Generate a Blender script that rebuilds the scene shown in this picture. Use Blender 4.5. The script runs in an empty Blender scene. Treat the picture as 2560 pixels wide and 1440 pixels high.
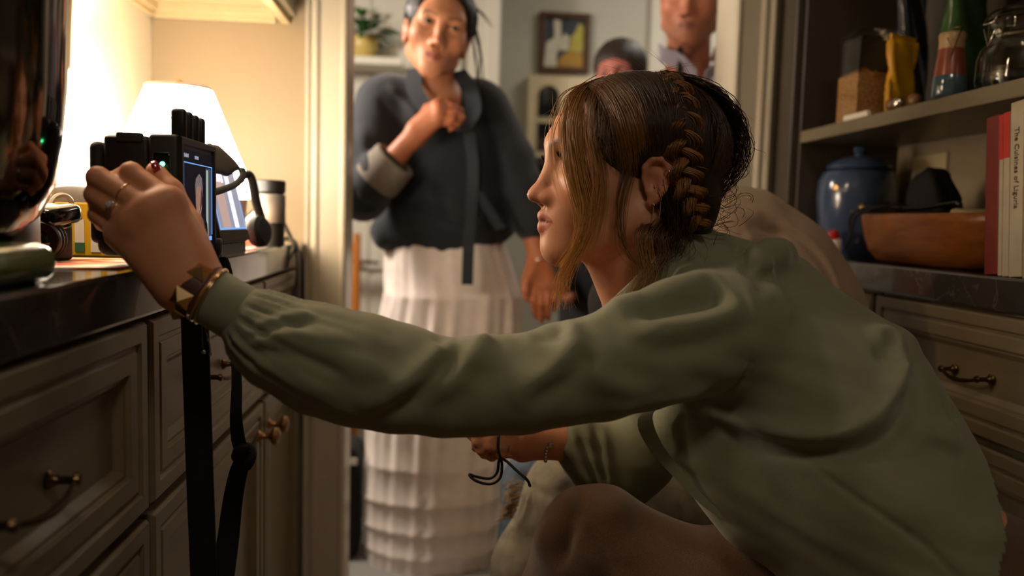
import bpy, bmesh, math, random
import numpy as np
from mathutils import Vector, Matrix

random.seed(7); RNG = np.random.default_rng(7)
SC = bpy.context.scene
COL = SC.collection

# ------------------------------------------------------------------ camera
FPX, CX, CY = 2000.0, 1280.0, 720.0            # focal length in pixels of the 2560x1440 frame
CAM = np.array((0.0, 0.0, 0.985))
_yb = np.array((-178.0, 172.0, -FPX)); _yb /= np.linalg.norm(_yb)      # room depth axis seen from the camera
_zb = np.array((0.027, 1.0, 0.0)); _zb[2] = -(_yb[0]*_zb[0]+_yb[1]*_zb[1])/_yb[2]; _zb /= np.linalg.norm(_zb)
_xb = np.cross(_yb, _zb)
RW = np.array((_xb, _yb, _zb))                 # world axes from camera axes
cam_data = bpy.data.cameras.new('camera'); cam = bpy.data.objects.new('camera', cam_data); COL.objects.link(cam)
cam.matrix_world = Matrix([[RW[0][0], RW[0][1], RW[0][2], CAM[0]], [RW[1][0], RW[1][1], RW[1][2], CAM[1]],
                           [RW[2][0], RW[2][1], RW[2][2], CAM[2]], [0, 0, 0, 1]])
cam_data.sensor_width = 36.0; cam_data.lens = FPX/2560*36.0; cam_data.clip_start = 0.02; cam_data.clip_end = 50
cam_data.dof.use_dof = True; cam_data.dof.focus_distance = 0.95; cam_data.dof.aperture_fstop = 2.6
SC.camera = cam

# ------------------------------------------------------------------ world, light, exposure
w = bpy.data.worlds.new('world'); SC.world = w; w.use_nodes = True
w.node_tree.nodes['Background'].inputs[0].default_value = (0.75, 0.82, 1.0, 1)
w.node_tree.nodes['Background'].inputs[1].default_value = 0.05
SC.view_settings.view_transform = 'Standard'; SC.view_settings.look = 'None'
SC.view_settings.gamma = 1.0; SC.view_settings.use_curve_mapping = False
SC.view_settings.exposure = 0.0
def area(name, loc, aim, sx, sy, power, col):
    l = bpy.data.lights.new(name, 'AREA'); l.shape = 'RECTANGLE'; l.size = sx; l.size_y = sy; l.energy = power; l.color = col
    o = bpy.data.objects.new(name, l); COL.objects.link(o); o.location = loc
    o.rotation_euler = (Vector(aim)-Vector(loc)).to_track_quat('-Z', 'Y').to_euler()
    return o
# glow of the hall's ceiling fixtures, then three added fill lights
area('hall_ceiling_glow', (1.3, 2.9, 2.33), (1.2, 2.9, 0), 0.5, 0.5, 11, (1.0, 0.90, 0.80))
area('pantry_fill_glow', (0.22, -0.45, 2.36), (0.0, 0.2, 0.6), 0.35, 0.35, 8.5, (1.0, 0.84, 0.68))  # added fill from behind the camera for sleeve and hand
area('hall_fill_glow', (-0.95, 2.20, 1.72), (0.1, 2.3, 1.05), 0.25, 0.25, 27, (1.0, 0.86, 0.74))  # added light from the left, brightens the standing woman and the right jamb
area('cabinet_fill_glow', (-0.42, 0.98, 1.44), (0.3, 1.0, 0.95), 0.05, 0.5, 5.5, (1.0, 0.74, 0.5))  # added strip of light for the crouching woman's face, hand and sleeve

# ------------------------------------------------------------------ measuring aid: a photo point at a given depth
def P(px, py, Y):
    d = RW @ np.array(((px-CX)/FPX, (CY-py)/FPX, -1.0))
    return CAM + d*(Y/d[1])
def P3(px, py, Y): return Vector(P(px, py, Y))

# ------------------------------------------------------------------ materials
def lin(c):
    if isinstance(c, str): c = tuple(int(c[i:i+2], 16) for i in (1, 3, 5))
    return tuple(((v/255)/12.92 if v/255 <= .04045 else ((v/255+.055)/1.055)**2.4) for v in c)
MATS = {}
def mat(name, col, rough=0.5, metal=0.0, var=0.0, vscale=25, bump=0.0, bscale=150, spec=0.5, trans=0.0, coat=0.0,
        sheen=0.0, emit=None, estr=0.0, attr=None, stretch=None, sss=0.0, ior=1.45, alpha=1.0):
    m = bpy.data.materials.new(name); m.use_nodes = True; nt = m.node_tree; b = nt.nodes['Principled BSDF']
    c = lin(col); b.inputs['Base Color'].default_value = (*c, 1); b.inputs['Roughness'].default_value = rough
    b.inputs['Metallic'].default_value = metal; b.inputs['Specular IOR Level'].default_value = spec
    b.inputs['Transmission Weight'].default_value = trans; b.inputs['Coat Weight'].default_value = coat
    b.inputs['Sheen Weight'].default_value = sheen; b.inputs['IOR'].default_value = ior; b.inputs['Alpha'].default_value = alpha
    if sss:
        b.inputs['Subsurface Weight'].default_value = sss; b.inputs['Subsurface Radius'].default_value = (0.008, 0.003, 0.0015)
        b.inputs['Subsurface Scale'].default_value = 1.0
    if emit: b.inputs['Emission Color'].default_value = (*lin(emit), 1); b.inputs['Emission Strength'].default_value = estr
    tc = nt.nodes.new('ShaderNodeTexCoord'); vec = tc.outputs['Object']
    if stretch:
        mp = nt.nodes.new('ShaderNodeMapping'); mp.inputs['Scale'].default_value = stretch; nt.links.new(vec, mp.inputs['Vector']); vec = mp.outputs['Vector']
    base = None
    if attr:
        a = nt.nodes.new('ShaderNodeVertexColor'); a.layer_name = attr; base = a.outputs['Color']
    if var:
        n = nt.nodes.new('ShaderNodeTexNoise'); n.inputs['Scale'].default_value = vscale; n.inputs['Detail'].default_value = 5
        nt.links.new(vec, n.inputs['Vector'])
        r = nt.nodes.new('ShaderNodeMapRange'); r.inputs['From Min'].default_value = .3; r.inputs['From Max'].default_value = .7
        r.inputs['To Min'].default_value = 1-var; r.inputs['To Max'].default_value = 1+var; nt.links.new(n.outputs['Fac'], r.inputs['Value'])
        mx = nt.nodes.new('ShaderNodeVectorMath'); mx.operation = 'SCALE'
        if base is None:
            rgb = nt.nodes.new('ShaderNodeRGB'); rgb.outputs[0].default_value = (*c, 1); base = rgb.outputs[0]
        nt.links.new(base, mx.inputs[0]); nt.links.new(r.outputs['Result'], mx.inputs['Scale']); base = mx.outputs[0]
    if base is not None: nt.links.new(base, b.inputs['Base Color'])
    if bump:
        n2 = nt.nodes.new('ShaderNodeTexNoise'); n2.inputs['Scale'].default_value = bscale; n2.inputs['Detail'].default_value = 3
        nt.links.new(vec, n2.inputs['Vector'])
        bp = nt.nodes.new('ShaderNodeBump'); bp.inputs['Strength'].default_value = bump; bp.inputs['Distance'].default_value = .002
        nt.links.new(n2.outputs['Fac'], bp.inputs['Height']); nt.links.new(bp.outputs['Normal'], b.inputs['Normal'])
    MATS[name] = m
    return m

# ------------------------------------------------------------------ mesh builder
class MB:
    def __init__(s): s.v = []; s.f = []; s.col = None
    def add(s, vs, fs):
        o = len(s.v); s.v += [tuple(map(float, p)) for p in vs]; s.f += [tuple(i+o for i in f) for f in fs]; return s
    def box(s, x0, x1, y0, y1, z0, z1, bev=0.0, rot=None, seg=2):
        bm = bmesh.new(); bmesh.ops.create_cube(bm, size=1)
        bmesh.ops.scale(bm, vec=(abs(x1-x0), abs(y1-y0), abs(z1-z0)), verts=bm.verts)
        if bev: bmesh.ops.bevel(bm, geom=list(bm.edges), offset=bev, segments=seg, affect='EDGES', profile=.5)
        T = Matrix.Translation(((x0+x1)/2, (y0+y1)/2, (z0+z1)/2))
        if rot is not None: T = T @ rot.to_4x4()
        bm.transform(T); bm.verts.index_update()
        s.add([v.co for v in bm.verts], [[v.index for v in f.verts] for f in bm.faces]); bm.free(); return s
    def lathe(s, prof, c=(0, 0, 0), axis=(0, 0, 1), seg=32, cap=True):
        ax = Vector(axis).normalized(); q = Vector((0, 0, 1)).rotation_difference(ax); c = Vector(c)
        vs = []; fs = []; n = len(prof)
        for r, z in prof:
            for i in range(seg):
                a = 2*math.pi*i/seg; vs.append(c + q @ Vector((r*math.cos(a), r*math.sin(a), z)))
        for j in range(n-1):
            for i in range(seg):
                k = (i+1) % seg; fs.append((j*seg+i, j*seg+k, (j+1)*seg+k, (j+1)*seg+i))
        if cap:
            if prof[0][0] > 1e-6: fs.append(tuple(range(seg))[::-1])
            if prof[-1][0] > 1e-6: fs.append(tuple((n-1)*seg+i for i in range(seg)))
        return s.add(vs, fs)
    def tube(s, pts, rad, seg=8, closed=False, cap=True):
        pts = [Vector(p) for p in pts]; n = len(pts)
        rads = [rad]*n if isinstance(rad, (int, float)) else list(rad)
        tang = []
        for i in range(n):
            if closed: t = pts[(i+1) % n]-pts[i-1]
            else: t = pts[min(i+1, n-1)]-pts[max(i-1, 0)]
            tang.append(t.normalized() if t.length > 1e-9 else Vector((0, 0, 1)))
        u = tang[0].orthogonal().normalized(); vs = []; fs = []
        for i in range(n):
            if i: u = tang[i-1].rotation_difference(tang[i]) @ u
            u = (u - tang[i]*u.dot(tang[i])).normalized(); w_ = tang[i].cross(u)
            for k in range(seg):
                a = 2*math.pi*k/seg; vs.append(pts[i]+(u*math.cos(a)+w_*math.sin(a))*rads[i])
        m = n if closed else n-1
        for i in range(m):
            j = (i+1) % n
            for k in range(seg):
                l = (k+1) % seg; fs.append((i*seg+k, i*seg+l, j*seg+l, j*seg+k))
        if cap and not closed:
            fs.append(tuple(range(seg))[::-1]); fs.append(tuple((n-1)*seg+k for k in range(seg)))
        return s.add(vs, fs)
    def ribbon(s, pts, wid, thick, wdirs):
        """flat strap: pts along, wid widths, wdirs width directions"""
        vs = []; fs = []; n = len(pts)
        for i in range(n):
            p = Vector(pts[i]); wd = Vector(wdirs[i] if isinstance(wdirs, list) else wdirs).normalized()
            t = (Vector(pts[min(i+1, n-1)])-Vector(pts[max(i-1, 0)])).normalized(); nn = t.cross(wd).normalized()
            ww = wid[i] if isinstance(wid, (list, tuple)) else wid
            for a, b in ((-1, -1), (1, -1), (1, 1), (-1, 1)): vs.append(p+wd*(a*ww/2)+nn*(b*thick/2))
        for i in range(n-1):
            for k in range(4):
                l = (k+1) % 4; fs.append((i*4+k, i*4+l, (i+1)*4+l, (i+1)*4+k))
        fs += [(3, 2, 1, 0), tuple((n-1)*4+k for k in range(4))]
        return s.add(vs, fs)
    def grid(s, pts, nu, nv, closed_u=False):
        """pts[v*nu+u]"""
        fs = []
        for j in range(nv-1):
            for i in range(nu if closed_u else nu-1):
                k = (i+1) % nu; fs.append((j*nu+i, j*nu+k, (j+1)*nu+k, (j+1)*nu+i))
        return s.add(pts, fs)
    def prism(s, poly, d):
        """poly: 3-D outline, d: extrusion vector"""
        n = len(poly); d = Vector(d); a = [Vector(p) for p in poly]; b = [p+d for p in a]
        fs = [tuple(range(n))[::-1], tuple(range(n, 2*n))]+[(i, (i+1) % n, n+(i+1) % n, n+i) for i in range(n)]
        return s.add(a+b, fs)
    def ringpanel(s, axis, face, sgn, a0, a1, b0, b1, prof):
        """stepped panel on a plane: axis 'x' or 'y' is the normal; a, b the in-plane spans; prof = (inset, height)"""
        vs = []; fs = []
        for ins, h in prof:
            for a, b in ((a0+ins, b0+ins), (a1-ins, b0+ins), (a1-ins, b1-ins), (a0+ins, b1-ins)):
                vs.append((face+sgn*h, a, b) if axis == 'x' else (a, face+sgn*h, b))
        n = len(prof)
        for j in range(n-1):
            for k in range(4): l = (k+1) % 4; fs.append((j*4+k, j*4+l, (j+1)*4+l, (j+1)*4+k))
        fs.append(tuple((n-1)*4+k for k in range(4))); fs.append((3, 2, 1, 0))
        return s.add(vs, fs)
def mesh_from(v, f, name='mesh'):
    me = bpy.data.meshes.new(name); me.from_pydata([tuple(p) for p in v], [], [tuple(q) for q in f]); me.update(); return me
def base_of(parent):
    return Vector(parent['_base']) if parent is not None and '_base' in parent else Vector((0, 0, 0))
def obj(name, mb, m, parent=None, smooth=False, label=None, bevel=0, sub=0, fixn=True):
    """mb given in room coordinates; linked as one mesh object under parent"""
    b = base_of(parent)
    me = mesh_from([(p[0]-b.x, p[1]-b.y, p[2]-b.z) for p in mb.v], mb.f, name)
    if fixn:
        bm = bmesh.new(); bm.from_mesh(me); bmesh.ops.recalc_face_normals(bm, faces=bm.faces); bm.to_mesh(me); bm.free()
    if m is not None: me.materials.append(MATS[m] if isinstance(m, str) else m)
    o = bpy.data.objects.new(name, me); COL.objects.link(o)
    if parent is not None: o.parent = parent; o['_base'] = tuple(b)
    if smooth:
        me.polygons.foreach_set('use_smooth', [True]*len(me.polygons))
        if smooth != 'all':
            try: me.set_sharp_from_angle(angle=math.radians(smooth if not isinstance(smooth, bool) else 40))
            except Exception: pass
    if bevel:
        md = o.modifiers.new('bevel', 'BEVEL'); md.width = bevel; md.segments = 2; md.limit_method = 'ANGLE'
    if sub:
        md = o.modifiers.new('subdivision', 'SUBSURF'); md.levels = sub; md.render_levels = sub
    if label: o['label'] = label
    return o
def thing(name, label, cat, loc, group=None):
    o = bpy.data.objects.new(name, None); COL.objects.link(o); o.location = loc; o.empty_display_size = .05
    o['_base'] = tuple(loc); o['label'] = label; o['category'] = cat
    if group: o['group'] = group
    return o
def tag(o, label, cat, group=None):
    o['label'] = label; o['category'] = cat
    if group: o['group'] = group
    return o
def struct(o): o['kind'] = 'structure'; return o
def text_mb(txt, size, depth=0.0004, align='CENTER'):
    """lettering as a mesh in the XY plane"""
    cu = bpy.data.curves.new('lettering', 'FONT'); cu.body = txt; cu.size = size; cu.extrude = depth; cu.align_x = align; cu.align_y = 'CENTER'; cu.resolution_u = 2
    o = bpy.data.objects.new('lettering', cu); COL.objects.link(o)
    dg = bpy.context.evaluated_depsgraph_get(); me = o.evaluated_get(dg).to_mesh()
    r = MB(); r.add([v.co.copy() for v in me.vertices], [tuple(p.vertices) for p in me.polygons])
    bpy.data.objects.remove(o); bpy.data.curves.remove(cu); return r
def xform(mb, M):
    mb.v = [tuple(M @ Vector(p)) for p in mb.v]; return mb
def frame(o, x, y, z):
    """matrix with columns x, y, z at origin o"""
    x, y, z = Vector(x).normalized(), Vector(y).normalized(), Vector(z).normalized()
    return Matrix(((x.x, y.x, z.x, o[0]), (x.y, y.y, z.y, o[1]), (x.z, y.z, z.z, o[2]), (0, 0, 0, 1)))
def spline(pts, n):
    """Catmull-Rom through pts, n samples"""
    p = np.array([list(q) for q in pts], float); m = len(p)
    p = np.vstack((2*p[0]-p[1], p, 2*p[-1]-p[-2])); out = []
    for t in np.linspace(0, m-1-1e-6, n):
        i = int(t); f = t-i; a, b, c, d = p[i], p[i+1], p[i+2], p[i+3]
        out.append(.5*((2*b)+(-a+c)*f+(2*a-5*b+4*c-d)*f*f+(-a+3*b-3*c+d)*f**3))
    return np.array(out)
# ------------------------------------------------------------------ setting materials
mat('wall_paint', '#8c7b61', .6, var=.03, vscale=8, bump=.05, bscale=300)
mat('lit_wall_paint', '#c8bda6', .6, var=.03, vscale=8)  # wall paint lightened so the wall by the lamp looks brightly lit
mat('trim_paint', '#beb49f', .35, var=.03, vscale=6)
mat('hall_paint', '#b5b3a6', .7, var=.03, vscale=5)
mat('hall_white', '#c9c6b8', .5, var=.03, vscale=5)
mat('ceiling_paint', '#d8d0bd', .8, var=.02)
mat('floor_wood', '#a07c56', .4, var=.25, vscale=6, stretch=(1, 12, 1))
mat('carpet', '#8d8a86', .95, var=.12, vscale=150, bump=.4, bscale=400)
mat('cabinet_paint', '#6f634c', .38, var=.06, vscale=14, stretch=(1, 1, 6), bump=.03, bscale=60)
mat('cabinet_light', '#b8a37c', .4, var=.03)
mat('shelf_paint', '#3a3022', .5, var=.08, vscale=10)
mat('dark_gap', '#0f0c09', .9, var=.1)
mat('brass', '#a88454', .34, 1.0, var=.1, vscale=60)
mat('brass_dark', '#5d4a33', .3, 1.0, var=.1, vscale=60)
def marble():
    m = mat('marble', '#33302d', .16, var=.15, vscale=9, coat=.3); nt = m.node_tree; b = nt.nodes['Principled BSDF']
    tc = nt.nodes.new('ShaderNodeTexCoord'); n = nt.nodes.new('ShaderNodeTexNoise'); n.inputs['Scale'].default_value = 5; n.inputs['Detail'].default_value = 6; n.inputs['Distortion'].default_value = 1.2
    nt.links.new(tc.outputs['Object'], n.inputs['Vector'])
    rp = nt.nodes.new('ShaderNodeValToRGB'); e = rp.color_ramp.elements
    e[0].position = .493; e[0].color = (0, 0, 0, 1); e[1].position = .5; e[1].color = (1, 1, 1, 1); x = rp.color_ramp.elements.new(.507); x.color = (0, 0, 0, 1)
    nt.links.new(n.outputs['Fac'], rp.inputs['Fac'])
    mx = nt.nodes.new('ShaderNodeMixRGB'); src = b.inputs['Base Color'].links[0].from_socket
    nt.links.new(rp.outputs['Color'], mx.inputs['Fac']); nt.links.new(src, mx.inputs['Color1']); mx.inputs['Color2'].default_value = (*lin('#544d46'), 1)
    nt.links.new(mx.outputs['Color'], b.inputs['Base Color'])
marble()

CT, SLAB = 0.924, 0.05
XL, XR = -0.306, 0.800
WL, WR = -0.648, 1.05
YE = 1.88                                      # end wall with the doorway
DX0, DX1 = -0.216, 0.68
# ------------------------------------------------------------------ shell
struct(obj('floor', MB().box(WL-.1, WR+.1, -1.5, YE+.12, -.05, 0), 'floor_wood'))
struct(obj('ceiling', MB().box(WL-.1, WR+.1, -1.5, YE+.12, 2.42, 2.5), 'ceiling_paint'))
struct(obj('wall_left', MB().box(WL-.1, WL, -1.5, YE+.12, 0, 2.42), 'lit_wall_paint'))
struct(obj('wall_right', MB().box(WR, WR+.1, -1.5, YE+.12, 0, 2.42), 'wall_paint'))
struct(obj('wall_back', MB().box(WL-.1, WR+.1, -1.6, -1.5, 0, 2.42), 'trim_paint'))
e = MB().box(WL, DX0-.03, YE, YE+.12, 0, 2.42); e.box(DX1+.03, WR, YE, YE+.12, 0, 2.42); e.box(DX0-.03, DX1+.03, YE, YE+.12, 2.1, 2.42)
struct(obj('wall_end', e, 'wall_paint'))
# door lining and casings
j = MB().box(DX0-.03, DX0, YE-.004, YE+.125, 0, 2.1); j.box(DX1, DX1+.03, YE-.004, YE+.125, 0, 2.1); j.box(DX0-.03, DX1+.03, YE-.004, YE+.125, 2.07, 2.1)
dj = struct(obj('door_1', j, 'trim_paint', bevel=.002))
def casing(x0, x1, y, sgn, name):
    """moulded upright: stepped profile extruded in z"""
    w_ = x1-x0
    pr = [(0, 0), (0, .014), (.006, .017), (.012, .014), (.016, .013), (.058, .013), (.062, .018), (.067, .021), (.074, .019), (.078, .015), (.082, .022), (.09, .024), (.09, 0)]
    pts = [(p[0]/.09*w_, p[1]) for p in pr]
    poly = [(x0+(a if sgn > 0 else w_-a), y-b, 0) for a, b in pts]
    return struct(obj(name, MB().prism(poly, (0, 0, 2.19)), 'trim_paint', bevel=.0012))
casing(DX0-.092, DX0-.002, YE, -1, 'trim_1')
casing(DX1+.002, DX1+.092, YE, 1, 'trim_2')
struct(obj('trim_3', MB().box(DX0-.092, DX1+.092, YE-.02, YE, 2.1, 2.19, .003), 'trim_paint'))
# ------------------------------------------------------------------ hall behind the doorway
HY = 3.75
struct(obj('floor', MB().box(-2.2, 2.8, YE+.12, HY, -.05, 0), 'carpet'))
struct(obj('ceiling', MB().box(-2.2, 2.8, YE+.12, HY, 2.42, 2.5), 'ceiling_paint'))
struct(obj('wall_hall_back', MB().box(0.235, 2.8, HY, HY+.1, 0, 2.42), 'hall_paint'))
struct(obj('wall_hall_front', MB().box(-2.2, .235, HY-.35, HY+.1, 0, 2.42), 'hall_white'))
struct(obj('wall_hall_left', MB().box(-2.2, -2.1, YE+.12, HY, 0, 2.42), 'hall_paint'))
struct(obj('wall_hall_right', MB().box(2.7, 2.8, YE+.12, HY, 0, 2.42), 'hall_paint'))
e = MB().box(-2.2, WL-.1, YE+.02, YE+.12, 0, 2.42); e.box(WR+.1, 2.8, YE+.02, YE+.12, 0, 2.42)
struct(obj('wall_hall_near', e, 'hall_paint'))
# tall white panelled door on the left of the hall
d2 = MB().ringpanel('y', HY-.35, -1, -.41, .0, .02, 2.05, [(0, 0), (0, .03), (.002, .032), (.11, .032), (.118, .022), (.13, .022), (.138, .028)])
d2 = struct(obj('door_2', d2, 'hall_white', bevel=.002))
obj('door_handle', MB().lathe([(.02, 0), (.022, .006), (.012, .012), (.01, .04)], (-.345, HY-.382, .80), (0, -1, 0), 16).tube([(-.345, HY-.42, .80), (-.30, HY-.425, .802), (-.25, HY-.42, .798)], [.009, .008, .006], 8), 'brass_dark', d2, smooth=True)
for i, x in enumerate((-.45, .04, .2)):
    struct(obj('trim_%d' % (4+i), MB().box(x-.03, x+.03, HY-.385, HY-.35, 0, 2.2, .006), 'hall_white'))
# narrow door at the right of the hall
d3 = MB().ringpanel('y', HY, -1, 1.02, 1.75, .02, 2.05, [(0, 0), (0, .03), (.002, .032), (.06, .032), (.07, .02), (.085, .02), (.095, .027)])
struct(obj('door_3', d3, 'hall_white', bevel=.002))
struct(obj('trim_7', MB().box(.95, 1.02, HY-.04, HY, 0, 2.15, .006), 'hall_white'))
struct(obj('baseboard_hall', MB().box(.235, .95, HY-.02, HY, 0, .12, .005), 'hall_white'))

# ------------------------------------------------------------------ counters and cabinets
o = obj('countertop', MB().box(WL, XL, -.4, YE-.005, CT-SLAB, CT, .004), 'marble')
tag(o, 'dark grey veined marble countertop under the table lamp', 'countertop')
o = obj('countertop', MB().box(XR, WR, -.4, YE-.03, CT-SLAB, CT, .004), 'marble')
tag(o, 'dark stone countertop under the books and wooden bowl', 'countertop')
PROF = [(0, 0), (0, .014), (.003, .018), (.020, .018), (.022, .014), (.027, .014), (.029, .017), (.048, .017), (.050, .012), (.054, .012), (.062, .004), (.066, .004)]
PROF_S = [(0, 0), (0, .014), (.003, .018), (.014, .018), (.016, .014), (.020, .014), (.022, .017), (.032, .017), (.034, .012), (.037, .012), (.043, .006), (.046, .006)]
def bail_pull(parent, c, out, along, L, m='brass'):
    """cup-footed bail pull: two posts and an arched bar"""
    c, out, along = Vector(c), Vector(out), Vector(along); up = Vector((0, 0, 1))
    b = MB()
    for s in (-1, 1):
        p = c+along*(s*L/2)
        b.lathe([(.008, 0), (.0085, .002), (.005, .005), (.0035, .010), (.0035, .020), (.0055, .023), (.0045, .026), (0, .027)], p, out, 14)
    pts = [c+along*(t*L/2)+out*(.022+.006*(1-t*t))-up*(.008*(1-t*t)) for t in np.linspace(-1.15, 1.15, 15)]
    b.tube(pts, [.0022+.0018*(1-abs(t)) for t in np.linspace(-1, 1, 15)], 8)
    return obj('pull', b, m, parent, smooth=True, label='antique brass bail pull')
def knob(parent, c, out):
    b = MB().lathe([(.010, 0), (.011, .002), (.0065, .006), (.005, .014), (.006, .020), (.014, .025), (.0165, .029), (.014, .034), (.006, .037), (0, .0375)], c, out, 20)
    return obj('knob', b, 'brass', parent, smooth=True, label='round brass knob')
def cabinet(side, y0, y1, label, rows, group):
    """side -1 = left run facing +x, 1 = right run facing -x; rows = list of (kind, z0, z1, n, pulls)"""
    face = XL-.02 if side < 0 else XR+.02; sg = 1 if side < 0 else -1
    back = WL if side < 0 else WR
    t = thing('base_cabinet', label, 'cabinet', ((face+back)/2, (y0+y1)/2, 0), group)
    x0, x1 = min(face-.0*sg, back), max(face, back)
    fr = MB().box(x0, x1, y0, y1, .09, CT-SLAB)
    obj('body', fr, 'cabinet_paint', t)
    obj('toe_kick', MB().box(x0+(.0 if side < 0 else .06), x1-(.06 if side < 0 else 0), y0, y1, 0, .09), 'dark_gap', t)
    for kind, z0, z1, n, prof in rows:
        for i in range(n):
            a = y0+.004+(y1-y0-.004)*i/n; c = y0+(y1-y0-.004)*(i+1)/n
            f = obj('drawer' if kind == 'drawer' else 'door', MB().ringpanel('x', face, sg, a, c, z0, z1, prof), 'cabinet_paint', t, bevel=.001)
            fx = face+sg*.006
            if kind == 'drawer': bail_pull(f, (fx, (a+c)/2-(.04 if side < 0 and y1 < 1 else 0), (z0+z1)/2-.005), (sg, 0, 0), (0, 1, 0), .10 if side < 0 else .085, 'brass_dark')
            else:
                ky = c-.036 if (i == 0 and n > 1) or n == 1 else a+.036
                knob(f, (face+sg*.016, ky, z1-.052), (sg, 0, 0))
    return t
RL = [('drawer', .664, .868, 1, PROF), ('door', .10, .652, 1, PROF)]
G = 'base cabinets under the left counter'
cabinet(-1, -.10, .45, 'taupe base cabinet of the left run nearest the viewer', RL, G)
cabinet(-1, .455, .88, 'taupe base cabinet below the green mixer with a wide recessed drawer', [('drawer', .664, .868, 1, PROF), ('drawer', .38, .652, 1, PROF), ('drawer', .10, .368, 1, PROF)], G)
cabinet(-1, .885, 1.441, 'taupe base cabinet behind the two hanging black straps', RL, G)
c3 = cabinet(-1, 1.446, 1.80, 'taupe base cabinet next to the doorway with a brass knob', [('drawer', .664, .868, 1, PROF_S)], G)
f = obj('door', MB().ringpanel('x', XL-.02, 1, 1.450, 1.796, .10, .652, PROF), 'cabinet_paint', c3, bevel=.001); knob(f, (XL-.004, 1.484, .60), (1, 0, 0))
o = obj('filler_strip', MB().box(WL, XL-.012, 1.803, YE-.001, 0, CT-SLAB-.001, .003), 'cabinet_paint'); tag(o, 'narrow taupe filler strip between cabinet and door casing', 'cabinet filler')
RR = [('drawer', .684, .868, 1, PROF), ('drawer', .40, .672, 1, PROF), ('drawer', .10, .388, 1, PROF)]
G = 'base cabinets under the right counter'
cabinet(1, .30, .865, 'taupe base cabinet of the right run behind the crouching woman in green', RR, G)
cabinet(1, .87, 1.41, 'taupe drawer cabinet with brass bail pull right of the green blouse', RR, G)
cabinet(1, 1.415, 1.70, 'taupe drawer cabinet beside the tan jacket', RR, G)
cabinet(1, 1.705, 1.845, 'narrow taupe cabinet of the right run at the doorway', RR, G)

# wall cabinet over the lamp niche
UZ = 1.412
wc = thing('wall_cabinet', 'cream wall cabinet hanging above the lit lamp', 'cabinet', ((WL-.335)/2, .9, UZ))
obj('body', MB().box(WL, -.345, -.4, YE-.001, UZ+.03, 2.2), 'cabinet_light', wc)
obj('light_rail', MB().box(-.365, -.345, -.4, YE-.001, UZ, UZ+.03, .002), 'cabinet_light', wc)
m_ = MB()
for h, a in ((.03, .012), (.018, .022), (.008, .010)):
    m_.box(WL, WL+a, -.4, YE-.001, UZ+.03-h, UZ+.0305); m_.box(WL, -.375, YE-.001-a, YE-.001, UZ+.03-h, UZ+.0305)
obj('cove_moulding', m_, 'cabinet_light', wc, bevel=.0015)
obj('face_frame', MB().box(-.345, -.327, -.4, YE-.022, UZ+.012, UZ+.075, .002), 'cabinet_paint', wc)
us = obj('fill_strip_fitting', MB().box(-.46, -.40, .70, 1.26, UZ+.004, UZ+.03, .003), 'trim_paint'); tag(us, 'slim unseen strip fitting added under the cream wall cabinet for fill light', 'lamp')  # made-up fitting to go with the added strip of light

# shelving on the right
SX0 = 0.805
sh = thing('bookcase', 'taupe built-in open shelving above the right counter', 'shelving', ((SX0+WR)/2, .9, CT))
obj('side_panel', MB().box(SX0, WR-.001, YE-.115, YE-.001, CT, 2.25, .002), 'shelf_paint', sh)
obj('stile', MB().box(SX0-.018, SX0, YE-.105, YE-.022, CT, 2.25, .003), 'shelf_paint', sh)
obj('side_panel', MB().box(SX0, WR-.001, .05, .07, CT, 2.25, .002), 'cabinet_paint', sh)
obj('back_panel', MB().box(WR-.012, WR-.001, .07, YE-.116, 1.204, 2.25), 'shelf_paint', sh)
obj('back_panel', MB().box(WR-.012, WR-.001, .07, YE-.116, CT, 1.178), 'wall_paint', sh)
obj('shelf', MB().box(SX0, WR-.013, .07, YE-.116, 1.178, 1.204, .002), 'cabinet_paint', sh)
obj('shelf', MB().box(SX0, WR-.013, .07, YE-.116, 1.60, 1.626, .002), 'cabinet_paint', sh)
# ------------------------------------------------------------------ things on the left counter
mat('shade_paper', '#fff3df', .8, emit='#fff0da', estr=27.0, var=.02)
mat('ceramic_cream', '#d9cdb6', .25, var=.04); mat('steel_dark', '#6b6560', .10, 1.0, var=.08, vscale=4)
mat('green_enamel', '#3d5a2c', .22, coat=.5, var=.05); mat('black_plastic', '#15120f', .45, var=.15, vscale=60, bump=.1, bscale=500)
mat('black_matte', '#0e0c0b', .7, var=.1); mat('black_gloss', '#080706', .12, coat=.4); mat('grey_plastic', '#2c2926', .5, var=.1)
mat('rubber', '#12100e', .65, bump=.2, bscale=600, var=.1); mat('webbing', '#0b0a09', .85, bump=.4, bscale=900, var=.15, vscale=200)
mat('lens_glass', '#0a0c12', .03, coat=1.0); mat('yellow_card', '#d8a916', .5, var=.05); mat('paper_white', '#e4ddd0', .7, var=.03)
mat('grey_felt', '#6f6660', .9, var=.1, vscale=80, bump=.3, bscale=500); mat('taupe_fabric', '#3a322a', .85, var=.1, bump=.3, bscale=700)
mat('pink_paper', '#e08a90', .6, var=.1, vscale=30); mat('cable_white', '#d6cbb8', .5, var=.03); mat('cable_grey', '#6a6158', .5, var=.05)
mat('print_brown', '#4a3826', .7)
mat('print_red', '#c0392b', .6, var=.1); mat('print_green', '#3c6a4a', .6, var=.1); mat('print_black', '#1a1714', .6); mat('clear_plastic', '#d8c6a8', .15, trans=.8, ior=1.3)
mat('led_green', '#3fffa0', .3, emit='#30ff98', estr=30); mat('amber', '#7a3520', .2, trans=.3)
LX, LY = -.470, 1.50
lamp = thing('table_lamp', 'lit table lamp with a white tapered shade on the marble counter', 'lamp', (LX, LY, CT))
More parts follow.
